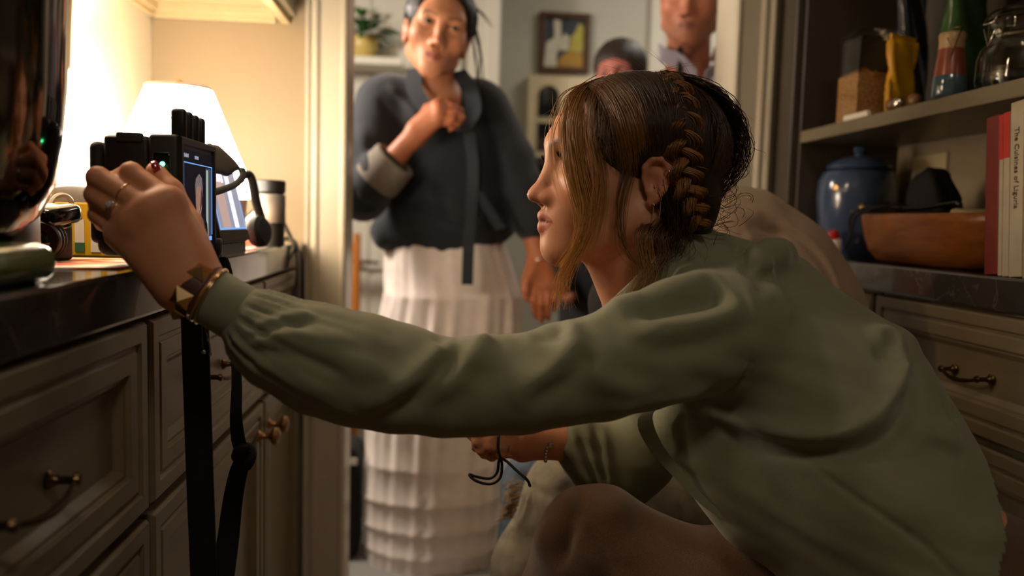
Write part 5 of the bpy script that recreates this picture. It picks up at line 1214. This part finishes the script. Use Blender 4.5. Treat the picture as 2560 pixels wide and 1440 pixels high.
# braid over the side of the head
bp_ = spline([P(1650, 196, .935), P(1684, 232, .905), P(1704, 300, .884), P(1702, 370, .874), P(1708, 440, .873), P(1724, 500, .877), P(1745, 565, .892)], 60)
bt = np.gradient(bp_, axis=0); bt /= np.linalg.norm(bt, axis=1)[:, None]; bo_ = np.tile(np.array((.15, -1, .1)), (60, 1)); bo_ -= bt*np.sum(bo_*bt, 1)[:, None]; bo_ /= np.linalg.norm(bo_, axis=1)[:, None]; bs = np.cross(bt, bo_)
arc_ = np.concatenate(([0], np.cumsum(np.linalg.norm(np.diff(bp_, axis=0), axis=1)))); wid_ = np.interp(arc_/arc_[-1], [0, .15, .5, .8, 1], [.5, .9, 1.1, 1.0, .7])
for k in range(3):
    th = arc_*2*math.pi/.062+k*2*math.pi/3
    cen = bp_+bs*(.0135*np.sin(th)*wid_)[:, None]+bo_*(.006*np.sin(2*th)*wid_+.004)[:, None]
    for i in range(130):
        rr = .0085*math.sqrt(rnd.uniform(.05, 1)); q = rnd.uniform(0, 6.28); tw = th*.6+q
        p = cen+bs*(rr*np.cos(tw)*wid_)[:, None]+bo_*(rr*.8*np.sin(tw)*wid_)[:, None]
        if rnd.uniform() < .12:
            e = rnd.integers(15, 55); p = p[max(0, e-16):e].copy(); p += np.outer(np.linspace(0, 1, len(p))**2, rnd.normal(0, .006, 3))
        ST.append(p); RD.append(rnd.uniform(.0004, .0008)); CL.append(tone_of('#5a381a', '#a07038', .4))
# loose knot at the back of the head
for i in range(520):
    u = rnd.uniform(); yy = rnd.uniform(-.9, .9); k = rnd.uniform(1.0, 1.06)
    a0 = rnd.uniform(-.9, -.1); a1 = rnd.uniform(-2.6, -1.7); pts = []; ph = rnd.uniform(0, 6.28, 2)
    for t in np.linspace(0, 1, 14):
        a = a0+(a1-a0)*t; y = (yy*.06+.012*math.sin(t*6+ph[0]))*math.sin(t*2.6+.4)
        pts.append((math.sin(a)*.103*k+.003*math.sin(t*11+ph[1]), y*1.1, .040+math.cos(a)*.090*k))
    ST.append(H2W(pts)); RD.append(rnd.uniform(.0004, .0007)); CL.append(tone_of('#1f120a', '#3a2312', .3))
for i in range(110):
    c = H2W((( -.075+rnd.normal(0, .012), rnd.uniform(.0, .06), -.005+rnd.normal(0, .028)),))[0]; r0 = rnd.uniform(.012, .026); a0 = rnd.uniform(0, 6.28); sgn = rnd.choice((-1, 1))
    pts = [c+np.array((r0*(1+.25*math.sin(2.3*a+a0))*math.cos(a0+sgn*a), -.010*math.sin(a)-.006, r0*(.8+.3*math.cos(1.7*a))*math.sin(a0+sgn*a))) for a in np.linspace(0, 2.4+.8*math.sin(a0), 14)]
    ST.append(np.array(pts)); RD.append(.00035); CL.append(tone_of('#1f120a', '#472b15', .3))
# hair swept back behind the braid
for sgn, n in ((1, 620), (-1, 200)):
    for i in range(n):
        u = rnd.uniform(); x0 = -.01-.05*u; k = rnd.uniform(1.0, 1.05); xe = -.055-.05*rnd.uniform(); ze = rnd.uniform(-.05, .03); ph = rnd.uniform(0, 6.28, 2); pts = []
        for t in np.linspace(0, 1, 14):
            q = (x0*(1-t)+xe*t-.02*math.sin(math.pi*t), sgn*(.004+(.075-.04*rnd.uniform(.9, 1.0)*u*t)*math.sin(t*math.pi/2)), .13*(1-t**1.5)+ze*t**1.5)
            p = onell(*q, k*(1+.012*math.sin(t*8+ph[0]))); p[0] += .003*math.sin(t*9+ph[1]); pts.append(p)
        ST.append(H2W(pts)); RD.append(rnd.uniform(.0003, .0006)); CL.append(tone_of('#24150b', '#4a2e17', .4))
lock([(1700, 560, .90), (1750, 575, .90), (1800, 560, .90), (1832, 552, .90), (1810, 566, .90)], 6, .004, '#2e1b0e', '#4a2d16', r=.0004)
hair_mesh(ST, RD, CL, wm, 'brown hair braided over the ear with golden loose front locks', mass=(hv, hf_, '#1d110a'))
# ------------------------------------------------------------------ other people
mat('denim_dark', '#1a2027', .85, var=.12, vscale=60, bump=.3, bscale=800, sheen=.2); mat('cuff_grey', '#7d7468', .85, var=.12, vscale=120, bump=.3, bscale=600)
mat('cotton_white', '#ece0d6', .85, var=.05, vscale=30, bump=.2, bscale=500, sheen=.2); mat('hair_dark', '#17100c', .45, var=.25, vscale=90, stretch=(1, 1, .15), spec=.5)
mat('tan_cotton', '#a08870', .85, var=.06, vscale=25, bump=.25, bscale=700, sheen=.2); mat('black_knit', '#0c0b0b', .9, var=.1); mat('jeans_wash', '#756e5f', .9, var=.22, vscale=45, bump=.35, bscale=900)
mat('jeans_blue', '#3a4450', .9, var=.25, vscale=45, bump=.35, bscale=900); mat('fray', '#a8906c', .9, var=.1); mat('shirt_lavender', '#a8a2b4', .8, var=.06, vscale=30, bump=.15, bscale=500)
mat('trousers_dark', '#1b1a1c', .85, var=.1); mat('hair_brown', '#2a1d15', .5, var=.3, vscale=80, stretch=(1, 1, .2))
def hair_cap(M, s, parent, m, thick=.012, fringe=0.0, label=None, back=.0, h=.004):
    Q = Field(); Q.u(ell((.004, 0, .054), (.096+thick, .074+thick, .076+thick)), 0); Q.u(ell((-.045-back, 0, -.012), (.045+back, .058+thick*.5, .055)), .03)
    Q.cut(ell((.130, 0, -.012-fringe), (.058, .12, .112)), .012); Q.cut(ell((.066, 0, -.080), (.090, .13, .075)), .012)
    for t in (-1, 1): Q.cut(ell((.030, t*.09, -.004), (.030, .03, .040)), .008)
    v, f = surface(Q, axis_pts(-.16, .14, h), axis_pts(-.11, .11, h), axis_pts(-.11, .16, h), smooth=2)
    d = (v-np.array((0, 0, .05))); r_ = np.linalg.norm(d, axis=1)[:, None]; an = np.arctan2(d[:, 1], d[:, 0]-.03*d[:, 2]/.1)
    v = v+d/r_*(.0014*np.sin(an*46+d[:, 2]*30)+.001*np.sin(an*81))[:, None]
    v = v*s; Mn = np.array(M); v = v @ Mn[:3, :3].T+Mn[:3, 3]
    return body_obj('hair', v, f, m, parent, label=label)
def person_head(F, O, fwd, up, s, par=None):
    M = head_matrix(O, fwd, up); F.u(local(head_field(par), M, .20*s, s), .0 if not F.ops else .02); return M
def tones_for(V, M, s, skin, face, lip, brow, extra=None):
    Mi = np.array(M.inverted()); L = (V @ Mi[:3, :3].T+Mi[:3, 3])/s; m = np.linalg.norm(L-np.array((.03, 0, .01)), axis=1) < .15
    t = np.tile(np.array(lin(skin)), (len(V), 1)); t[m] = head_tones(L[m], face, lip, brow, extra); return t

# ---- standing woman in the doorway
sw = thing('person', 'woman in dark denim shirt and long white skirt standing in the doorway', 'person', (.0, 2.25, 0))
PS = lambda a, b, c: P(a, b, c+.13)
s_ = 1.09; fw_ = Vector((.07, -1, -.12)).normalized(); up_ = Vector((.22, 0, 1))
em = Vector(PS(1103, 62, 1.93)); M0 = head_matrix((0, 0, 0), fw_, up_); O_ = em-(M0.to_3x3() @ Vector((.105, 0, .027)))*s_
Fd = Field(); MS = person_head(Fd, O_, fw_, up_, s_, dict(jaw=.94, nose=.92, lip=.9))
nb_ = PS(1096, 262, 2.09)
Fd.u(chain([Vector(O_)+Vector((-.005, .025, -.04)), nb_], [.052, .058], .02), .022)
Fd.u(cap(PS(1000, 268, 2.12), PS(1200, 272, 2.12), .046, .046), .05)
Fd.u(chain([PS(1100, 320, 2.12), PS(1105, 560, 2.13), PS(1110, 640, 2.15)], [.085, .085, .085], .05, ((1, 0, 0), 1.2)), .05)
el_, wr_ = PS(905, 492, 2.0), PS(1036, 338, 1.945)
Fd.u(chain([PS(945, 262, 2.12), el_, wr_], [.045, .038, .026], .02), .03)
el2, wr2 = PS(1296, 462, 2.10), PS(1346, 640, 2.05)
Fd.u(chain([PS(1226, 280, 2.13), el2, wr2], [.045, .038, .027], .02), .03)
# hand at the collar
mc = [PS(1092, 262, 1.935), PS(1098, 275, 1.925), PS(1098, 290, 1.92), PS(1092, 305, 1.925)]
fg = [[PS(1128, 266, 1.935), PS(1150, 276, 1.945), PS(1155, 292, 1.955)], [PS(1134, 282, 1.925), PS(1154, 294, 1.935), PS(1150, 306, 1.95)], [PS(1130, 297, 1.92), PS(1146, 306, 1.935), PS(1140, 316, 1.95)], [PS(1122, 309, 1.925), PS(1134, 317, 1.935), PS(1126, 324, 1.945)]]
hand_field(Fd, (PS(1040, 318, 1.945), PS(1040, 348, 1.945), .021), mc, fg, [PS(1050, 310, 1.96), PS(1070, 272, 1.97), PS(1098, 256, 1.965), PS(1118, 258, 1.96)], 1.04)
# hanging hand
mc2 = [PS(1336, 712, 2.02), PS(1352, 716, 2.02), PS(1368, 716, 2.02), PS(1382, 712, 2.025)]
fg2 = [[PS(1334, 752, 2.0), PS(1336, 776, 2.01), PS(1340, 792, 2.02)], [PS(1351, 760, 2.0), PS(1353, 786, 2.01), PS(1354, 804, 2.02)], [PS(1369, 758, 2.0), PS(1370, 782, 2.01), PS(1370, 798, 2.02)], [PS(1385, 746, 2.01), PS(1386, 764, 2.02), PS(1385, 776, 2.03)]]
hand_field(Fd, (PS(1334, 650, 2.05), PS(1358, 648, 2.05), .021), mc2, fg2, [PS(1330, 668, 2.03), PS(1316, 700, 2.01), PS(1314, 730, 2.0), PS(1318, 748, 2.0)], 1.04)
for sx in (-.06, .06): Fd.u(chain([np.array((nb_[0]+sx+.02, 2.29, .78)), np.array((nb_[0]+sx, 2.29, .45)), np.array((nb_[0]+sx, 2.29, .06))], [.055, .045, .035], .02), .03)
hx_, hz_ = MS.translation.x, MS.translation.z
V, F = surface(Fd, axis_pts(-.32, .38, .011, ((hx_-.13, hx_+.14, .0034), (.22, .32, .004))), axis_pts(1.97, 2.46, .010, ((2.01, 2.24, .0036),)), axis_pts(0, hz_+.17, .011, ((.70, .90, .005), (1.18, hz_+.16, .0036))), smooth=1)
body_obj('body', V, F, 'skin', sw, tones_for(V, MS, s_, '#b06a48', '#c28560', '#9c5544', '#3a281d'))
eyes(MS, sw, (1, .18, .0), s=s_)
hair_cap(MS, s_, sw, 'hair_dark', .014, -.026, 'dark hair pinned up')
wisp = []
for q in ([(1190, 20, 2.02), (1215, 45, 2.03), (1232, 70, 2.03)], [(1185, 60, 2.02), (1200, 120, 2.03), (1196, 200, 2.04), (1188, 300, 2.06)], [(1188, 80, 2.02), (1206, 160, 2.03), (1204, 260, 2.05), (1196, 330, 2.06)], [(1180, 90, 2.02), (1190, 170, 2.03), (1192, 240, 2.04)]):
    for i in range(5): wisp.append(spline([PS(a+rnd.normal(0, 3), b, c) for a, b, c in q], 14))
hair_mesh(wisp, [.0011]*len(wisp), [tone_of('#1a110c', '#2c1d14') for _ in wisp], sw, 'loose dark wisps beside the neck', 'hair_wisps')
# denim shirt
D = Field()
D.u(chain([PS(1085, 320, 2.13), PS(1098, 420, 2.14), PS(1108, 540, 2.14)], [.115, .128, .128], .03, ((1, 0, 0), 1.32)), 0)
D.u(cap(PS(985, 248, 2.13), PS(1190, 252, 2.14), .066, .062), .05)
D.u(chain([PS(955, 258, 2.12), PS(925, 380, 2.06), PS(908, 490, 2.0)], [.073, .068, .064], .02), .03)
D.u(chain([PS(908, 490, 2.0), PS(955, 430, 1.965)], [.064, .057], .01), .015)
D.u(chain([PS(1215, 275, 2.14), PS(1275, 400, 2.12), PS(1300, 470, 2.10), PS(1330, 560, 2.07)], [.070, .067, .062, .052], .02), .03)
D.u(chain([PS(975, 580, 2.13), PS(1110, 592, 2.10), PS(1240, 560, 2.13)], [.055, .068, .055], .02), .03)
D.cut(chain([PS(1096, 190, 2.06), PS(1112, 270, 2.02), PS(1140, 330, 1.98)], [.060, .040, .012], .01), .012)
V, F = surface(D, axis_pts(-.32, .33, .0055), axis_pts(1.99, 2.50, .0065), axis_pts(.88, 1.42, .0055), smooth=3)
V = folds(V, F, [([(960, 200), (1010, 250), (1060, 300)], .008, .012), ([(940, 230), (985, 300), (1010, 330)], -.006, .012), ([(900, 300), (915, 400), (925, 450)], .006, .016), ([(1000, 480), (1080, 500), (1170, 560)], .010, .016), ([(1010, 520), (1090, 540), (1160, 590)], -.010, .014),
      ([(980, 570), (1080, 560), (1180, 590)], .008, .012), ([(1180, 330), (1185, 450), (1180, 580)], .006, .010), ([(1200, 340), (1205, 450), (1200, 570)], -.006, .008), ([(1080, 450), (1110, 500), (1120, 560)], -.008, .012), ([(1210, 250), (1260, 360), (1290, 450)], .006, .016), ([(885, 470), (905, 510), (950, 520)], -.006, .010)], 2.12)
body_obj('denim_shirt', V, F, 'denim_dark', sw, label='dark denim wrap shirt')
c0, c1 = Vector(PS(945, 447, 1.97)), Vector(PS(985, 402, 1.955)); ax_ = c1-c0
obj('rolled_cuff', MB().lathe([(.050, -.012), (.061, -.010), (.063, 0), (.062, .03), (.059, ax_.length+.004), (.054, ax_.length+.008), (.046, ax_.length)], c0, ax_, 32, cap=False), 'cuff_grey', sw, smooth=True, label='grey rolled-up cuff')
for pts_ in ([PS(1040, 170, 2.05), PS(1035, 215, 2.02), PS(1058, 262, 1.99), PS(1100, 318, 1.965)], [PS(1145, 178, 2.06), PS(1172, 220, 2.03), PS(1182, 280, 2.0), PS(1160, 325, 1.975)]):
    obj('collar', MB().ribbon([tuple(p) for p in spline(pts_, 14)], .045, .004, (.9, -.3, .2)), 'denim_dark', sw, smooth=True)
tie = spline([PS(1172, 330, 1.99), PS(1182, 420, 1.985), PS(1178, 520, 1.98), PS(1172, 600, 1.975), PS(1168, 712, 1.975)], 24)
obj('tie_belt', MB().ribbon([tuple(p) for p in tie], .030, .004, (1, -.15, 0)), 'denim_dark', sw, label='long denim tie hanging in front')
obj('tie_belt', MB().ribbon([tuple(p) for p in spline([PS(1190, 480, 1.985), PS(1225, 530, 1.985), PS(1252, 572, 1.985)], 12)], .026, .004, (1, -.1, .3)), 'denim_dark', sw)
# tiered skirt
sk = [(560, 1112, .168, 0), (600, 1112, .168, .004), (680, 1122, .185, .006), (730, 1130, .194, .005), (736, 1130, .198, .002), (742, 1130, .196, .006), (800, 1126, .202, .010), (950, 1105, .205, .012), (1080, 1092, .200, .010), (1140, 1088, .195, .007), (1146, 1088, .200, .003), (1152, 1088, .196, .006), (1222, 1085, .196, .006), (1228, 1085, .202, .004), (1235, 1085, .195, .006), (1288, 1084, .196, .006), (1294, 1084, .202, .004), (1301, 1084, .195, .006), (1345, 1084, .196, .006), (1351, 1084, .201, .004), (1358, 1084, .195, .005), (1425, 1082, .196, .006), (1440, 1082, .197, .005)]
nu = 160; vs = []
for k, (py, px, r, am) in enumerate(sk):
    c = PS(px, py, 2.16)
    for i in range(nu):
        a = 2*math.pi*i/nu; rr = r+am*.5*(math.sin(a*17+1.9*math.sin(a*4+1)+k*.12)+.6*math.sin(a*29+1.7*math.sin(a*3)+k*.2))+.004*math.sin(a*3+k*.3)
        vs.append((c[0]+rr*math.cos(a), 2.29+rr*.72*math.sin(a), c[2]))
obj('skirt', MB().grid(vs, nu, len(sk), True), 'cotton_white', sw, smooth='all', label='long tiered off-white cotton skirt')
for sx in (-.08, .08): obj('shoe', MB().box(nb_[0]+sx-.04, nb_[0]+sx+.04, 2.18, 2.39, 0, .06, .025, seg=4), 'shoe_dark', sw, smooth=True)
a = Vector(fg[2][0])-Vector(mc[2]); ring(Vector(mc[2])+a*.5, a, .0102, .0010, 'gold', sw, label='gold ring')
ring(PS(1352, 655, 2.045), Vector(wr2)-Vector(mc2[1]), .028, .003, 'silver', sw, 'bracelet', 'pale bracelet on the hanging wrist')
e0 = MS @ (Vector((-.004, -.079, -.030))*s_); obj('earring', MB().lathe([(0, -.004), (.003, 0), (0, .004)], e0, (0, 0, 1), 10), 'gold', sw, smooth=True)

# ---- person in the tan jacket crouching behind
PJ = lambda a, b, c: P(a, b, c+.13)
jp_ = thing('person', 'crouching person in a tan jacket and ripped jeans behind the woman in green', 'person', (.40, 1.34, 0))
s3 = 1.0; O3 = PJ(1640, 470, 1.22); Fd = Field(); MJ = person_head(Fd, O3, (-1, -.1, -.15), (-.1, 0, 1), s3)
Fd.u(chain([PJ(1650, 500, 1.22), PJ(1760, 640, 1.21)], [.05, .055], .02), .025)
Fd.u(chain([PJ(1780, 680, 1.21), PJ(1900, 850, 1.22), PJ(2000, 1080, 1.24)], [.085, .10, .11], .04), .04)
hip3 = np.array((.58, 1.37, .48)); kn3 = PJ(1420, 1228, 1.14); kn3b = PJ(1345, 1215, 1.38)
Fd.u(chain([hip3-(0, .06, 0), kn3, np.array((.16, 1.27, .08))], [.075, .050, .038], .03), .04)
Fd.u(chain([hip3+(0, .08, 0), kn3b, np.array((.16, 1.51, .08))], [.075, .050, .038], .03), .04)
Fd.u(chain([PJ(1800, 700, 1.30), np.array((.32, 1.47, .66)), np.array((.22, 1.45, .74))], [.045, .038, .026], .02), .03)
V, F = surface(Fd, axis_pts(.05, .72, .010, ((.16, .40, .004),)), axis_pts(1.10, 1.62, .010, ((1.24, 1.46, .004),)), axis_pts(0, 1.20, .010, ((.93, 1.18, .004),)), smooth=1)
body_obj('body', V, F, 'skin', jp_, tones_for(V, MJ, s3, '#a86b4c', '#b57a5a', '#985244', '#2c1d14'))
eyes(MJ, jp_, (1, 0, 0), s=s3); hair_cap(MJ, s3, jp_, 'hair_dark', .012, label='dark hair')
K = Field(); K.u(chain([PJ(1700, 690, 1.20), PJ(1640, 760, 1.19), PJ(1560, 760, 1.18)], [.085, .085, .06], .03), 0); K.u(cap(PJ(1640, 760, 1.19), PJ(1800, 980, 1.22), .09, .10), .04)
V, F = surface(K, axis_pts(.10, .68, .008), axis_pts(1.12, 1.50, .008), axis_pts(.55, 1.0, .008), smooth=3); body_obj('knit_top', V, F, 'black_knit', jp_, label='black top')
J = Field(); J.u(chain([PJ(1835, 598, 1.19), PJ(1900, 690, 1.20), PJ(1950, 790, 1.20), PJ(2010, 950, 1.20)], [.089, .122, .132, .132], .03), 0)
J.u(chain([PJ(1800, 620, 1.13), PJ(1840, 760, 1.12), PJ(1700, 960, 1.12)], [.07, .07, .06], .03), .03); J.u(chain([PJ(1800, 620, 1.29), PJ(1760, 800, 1.34), PJ(1600, 940, 1.36)], [.07, .07, .06], .03), .03)
J.u(cap(PJ(1785, 560, 1.20), PJ(1850, 590, 1.20), .05, .08), .03)
V, F = surface(J, axis_pts(.10, .80, .0055), axis_pts(1.09, 1.61, .007), axis_pts(.58, 1.12, .0055), smooth=3)
V = folds(V, F, [([(1870, 582), (1930, 575), (1990, 605), (2035, 665), (2056, 740), (2060, 790)], -.006, .0055), ([(1930, 560), (2000, 590), (2050, 660), (2072, 740)], .003, .008), ([(1820, 590), (1870, 610), (1930, 640)], .006, .010), ([(1810, 610), (1860, 640), (1900, 660)], -.005, .008), ([(1840, 560), (1900, 570), (1950, 600)], -.004, .008), ([(1850, 530), (1920, 540), (1980, 580)], .004, .010)], 1.25)
body_obj('jacket', V, F, 'tan_cotton', jp_, label='tan cotton jacket')
def leg_mesh(pts, rads, name, m, lab, fl_=None):
    q = Field(); q.u(chain(pts, rads, .03), 0); pp_ = np.array(pts); r_ = max(rads)+.03
    v, f = surface(q, axis_pts(pp_[:, 0].min()-r_, pp_[:, 0].max()+r_, .006), axis_pts(pp_[:, 1].min()-r_, pp_[:, 1].max()+r_, .007), axis_pts(max(0, pp_[:, 2].min()-r_), pp_[:, 2].max()+r_, .006), smooth=3)
    if fl_: v = folds(v, f, *fl_)
    return body_obj(name, v, f, m, jp_, label=lab)
leg_mesh([hip3-(0, .06, 0), kn3+(.0, 0, -.004), kn3+(-.045, 0, -.13), np.array((.14, 1.27, .10))], [.095, .066, .072, .070], 'jeans_leg', 'jeans_wash', 'washed ripped denim trouser leg', ([([(1270, 1260), (1330, 1235), (1400, 1250)], -.004, .008), ([(1290, 1340), (1340, 1320), (1400, 1340)], .003, .012), ([(1400, 1240), (1420, 1220), (1440, 1225)], -.008, .010)], 1.21))
leg_mesh([hip3+(0, .08, 0), kn3b, np.array((.16, 1.51, .10))], [.095, .066, .066], 'jeans_leg', 'jeans_blue', 'blue denim trouser leg', ([([(1300, 1170), (1340, 1190), (1370, 1180)], .008, .010), ([(1290, 1200), (1330, 1215), (1370, 1205)], -.008, .010)], 1.44))
fr = MB()
for i in range(90):
    t = rnd.uniform(); bx, by = (1296-24*t+rnd.normal(0, 4), 1200+95*t); a0 = PJ(bx, by, 1.115); d = np.array((-rnd.uniform(.008, .022), rnd.normal(0, .004), rnd.normal(-.003, .008)))
    fr.tube([a0+(.006, 0, 0), a0+d*.6, a0+d+np.array((0, 0, -.003))], [.0009, .0007, .0004], 4)
f_ = obj('frayed_threads', fr, 'fray', jp_, label='frayed pale threads at the knee rip'); f_['kind'] = 'stuff'
for y in (1.27, 1.51): obj('shoe', MB().box(.03, .26, y-.045, y+.045, 0, .08, .03, seg=4), 'shoe_dark', jp_, smooth=True)
# black cord in the lower hand
cdp = spline([P(1247, 1088, 1.01), P(1246, 1125, 1.008), P(1255, 1160, 1.01), P(1250, 1195, 1.01), P(1225, 1210, 1.012), P(1190, 1202, 1.015), P(1173, 1186, 1.02), P(1192, 1192, 1.02), P(1225, 1196, 1.02), P(1243, 1180, 1.02), P(1248, 1150, 1.015), P(1262, 1150, 1.01), P(1290, 1175, 1.0), P(1318, 1200, .99), P(1325, 1215, 1.0)], 70)
o = obj('black_cord', MB().tube(cdp, .0019, 7), 'black_matte', smooth='all'); tag(o, 'thin black cord looping down from the lower hand', 'cord')

# ---- man at the right side of the doorway
mn = thing('person', 'man in a pale lavender shirt standing at the right door jamb', 'person', (.74, 2.35, 0))
s4 = 1.10; fm = Vector((-.42, -1, -.22)).normalized(); um = Vector((.04, 0, 1)); M0 = head_matrix((0, 0, 0), fm, um)
O4 = Vector(P(1716, 62, 2.16))-(M0.to_3x3() @ Vector((.120, 0, -.044)))*s4
Fd = Field(); MM = person_head(Fd, O4, fm, um, s4, dict(jaw=1.15, brow=.004, nose=1.15, lip=.75, chin=.003))
nk = O4+Vector((.01, .05, -.19)); Fd.u(chain([O4+Vector((.0, .02, -.04)), nk], [.060, .064], .02), .025)
cx4, cz4 = nk.x, nk.z
Fd.u(chain([np.array((cx4, 2.38, cz4-.12)), np.array((cx4, 2.38, 1.05)), np.array((cx4, 2.38, .92))], [.12, .12, .13], .04, ((1, 0, 0), 1.3)), .05)
for t in (-1, 1):
    Fd.u(chain([np.array((cx4+t*.17, 2.38, cz4-.07)), np.array((cx4+t*.22, 2.36, 1.08)), np.array((cx4+t*.21, 2.28, .85))], [.05, .04, .03], .02), .03)
    Fd.u(chain([np.array((cx4+t*.09, 2.38, .92)), np.array((cx4+t*.09, 2.38, .06))], [.08, .04], .02), .03)
    bx_ = np.array((cx4+t*.21, 2.28, .85)); Fd.u(chain([bx_, bx_+(0, -.02, -.09)], [.03, .034], .01), .02)
    for k in range(4): Fd.u(chain([bx_+(0, -.045+.022*k, -.09), bx_+(0, -.05+.022*k, -.14), bx_+(-.01*t, -.045+.022*k, -.175)], [.011, .0095, .008], .004), .004)
    Fd.u(chain([bx_+(0, -.03, -.04), bx_+(-.01*t, -.07, -.08), bx_+(-.02*t, -.075, -.11)], [.014, .011, .009], .004), .006)
V, F = surface(Fd, axis_pts(cx4-.32, cx4+.32, .012, ((O4.x-.13, O4.x+.12, .004),)), axis_pts(2.02, 2.56, .012, ((2.06, 2.35, .0042),)), axis_pts(0, O4.z+.17, .012, ((O4.z-.14, O4.z+.16, .004),)), smooth=1)
body_obj('body', V, F, 'skin', mn, tones_for(V, MM, s4, '#a9674c', '#b8765a', '#97574a', '#4a3a30', lambda L_, mix: mix(.25*np.exp(-(((L_[:, 2]+.06)/.03)**2))*(L_[:, 0] > .02), '#7d5a48')))
eyes(MM, mn, (1, .1, -.15), s=s4); hair_cap(MM, s4, mn, 'hair_brown', .008, label='short brown hair')
Fs = Field(); Fs.u(chain([np.array((cx4, 2.38, cz4-.10)), np.array((cx4, 2.38, 1.1)), np.array((cx4, 2.38, .88))], [.125, .14, .14], .03, ((1, 0, 0), 1.32)), 0); Fs.u(cap((cx4-.15, 2.38, cz4-.035), (cx4+.15, 2.38, cz4-.035), .06), .05)
for t in (-1, 1): Fs.u(chain([np.array((cx4+t*.17, 2.38, cz4-.06)), np.array((cx4+t*.22, 2.36, 1.08)), np.array((cx4+t*.21, 2.29, .88))], [.068, .056, .045], .02), .03)
Fs.cut(chain([np.array(nk)+(0, -.03, .10), np.array(nk)+(0, -.10, -.02), np.array(nk)+(0, -.13, -.10)], [.07, .05, .015], .01), .01)
V, F = surface(Fs, axis_pts(cx4-.32, cx4+.32, .008), axis_pts(2.16, 2.60, .009), axis_pts(.74, cz4+.08, .008), smooth=3)
V = folds(V, F, [([(1680, 190), (1730, 240), (1760, 290)], .008, .014), ([(1700, 200), (1745, 230), (1775, 250)], -.008, .012), ([(1660, 200), (1690, 260), (1700, 320)], .006, .014)], 2.2)
body_obj('shirt', V, F, 'shirt_lavender', mn, label='pale lavender shirt')
for t, pts_ in ((-1, [O4+Vector((-.075, .06, -.11)), O4+Vector((-.085, -.03, -.14)), O4+Vector((-.05, -.09, -.17)), O4+Vector((-.01, -.10, -.21))]), (1, [O4+Vector((.085, .06, -.11)), O4+Vector((.10, -.03, -.14)), O4+Vector((.06, -.09, -.17)), O4+Vector((.01, -.10, -.21))])):
    obj('collar', MB().ribbon([tuple(p) for p in spline(pts_, 12)], .045, .004, (.2*t, -.5, 1)), 'shirt_lavender', mn, smooth=True)
obj('lanyard', MB().ribbon([tuple(p) for p in spline([P(1700, 118, 2.19), P(1703, 140, 2.185), P(1700, 165, 2.18), P(1697, 200, 2.17)], 12)], .014, .004, (1, -.2, 0)), 'black_matte', mn)
for t in (-1, 1): obj('trouser_leg', MB().tube([(cx4+t*.09, 2.38, .95), (cx4+t*.09, 2.38, .5), (cx4+t*.09, 2.38, .06)], [.105, .08, .065], 20), 'trousers_dark', mn, smooth=True); obj('shoe', MB().box(cx4+t*.09-.045, cx4+t*.09+.045, 2.24, 2.48, 0, .08, .03, seg=4), 'shoe_dark', mn, smooth=True)

# ---- person farther back, only the top of the head shows
bp5 = thing('person', 'brown-haired person farthest back with only forehead and hair showing', 'person', (.58, 2.9, 0))
s5 = 1.02; O5 = Vector(P(1552, 204, 2.80)); Fd = Field(); M5 = person_head(Fd, O5, (-.5, -1, -.2), (0, 0, 1), s5)
Fd.u(chain([O5+Vector((0, .03, -.04)), O5+Vector((.0, .07, -.20))], [.052, .058], .02), .025)
Fd.u(chain([O5+Vector((0, .08, -.32)), O5+Vector((0, .08, -.65))], [.11, .12], .03, ((1, 0, 0), 1.3)), .05)
for t in (-1, 1):
    Fd.u(chain([O5+Vector((t*.16, .08, -.27)), O5+Vector((t*.20, .07, -.55)), O5+Vector((t*.16, -.02, -.75))], [.045, .038, .028], .02), .03); Fd.u(chain([O5+Vector((t*.08, .08, -.7)), Vector((O5.x+t*.08, O5.y+.08, .06))], [.08, .04], .02), .03)
V, F = surface(Fd, axis_pts(O5.x-.30, O5.x+.30, .012, ((O5.x-.12, O5.x+.12, .0045),)), axis_pts(O5.y-.20, O5.y+.28, .012, ((O5.y-.15, O5.y+.12, .0045),)), axis_pts(0, O5.z+.16, .012, ((O5.z-.13, O5.z+.15, .0045),)), smooth=1)
body_obj('body', V, F, 'skin', bp5, tones_for(V, M5, s5, '#b0705c', '#b87060', '#985048', '#33241b'))
eyes(M5, bp5, (1, 0, 0), s=s5); hair_cap(M5, s5, bp5, 'hair_brown', .014, .022, 'dark brown hair')
Fs = Field(); Fs.u(chain([O5+Vector((0, .08, -.30)), O5+Vector((0, .08, -.70))], [.125, .14], .03, ((1, 0, 0), 1.3)), 0); Fs.u(cap(O5+Vector((-.14, .08, -.25)), O5+Vector((.14, .08, -.25)), .06), .05)
for t in (-1, 1): Fs.u(chain([O5+Vector((t*.16, .08, -.26)), O5+Vector((t*.21, .07, -.55)), O5+Vector((t*.17, -.01, -.72))], [.062, .054, .042], .02), .03)
V, F = surface(Fs, axis_pts(O5.x-.32, O5.x+.32, .010), axis_pts(O5.y-.14, O5.y+.30, .010), axis_pts(O5.z-.86, O5.z-.15, .010), smooth=3); body_obj('sweater', V, F, 'black_knit', bp5, label='dark sweater')
for t in (-1, 1): obj('trouser_leg', MB().tube([(O5.x+t*.09, O5.y+.08, .95), (O5.x+t*.09, O5.y+.08, .06)], [.105, .065], 20), 'trousers_dark', bp5, smooth=True); obj('shoe', MB().box(O5.x+t*.09-.045, O5.x+t*.09+.045, O5.y-.05, O5.y+.18, 0, .08, .03, seg=4), 'shoe_dark', bp5, smooth=True)
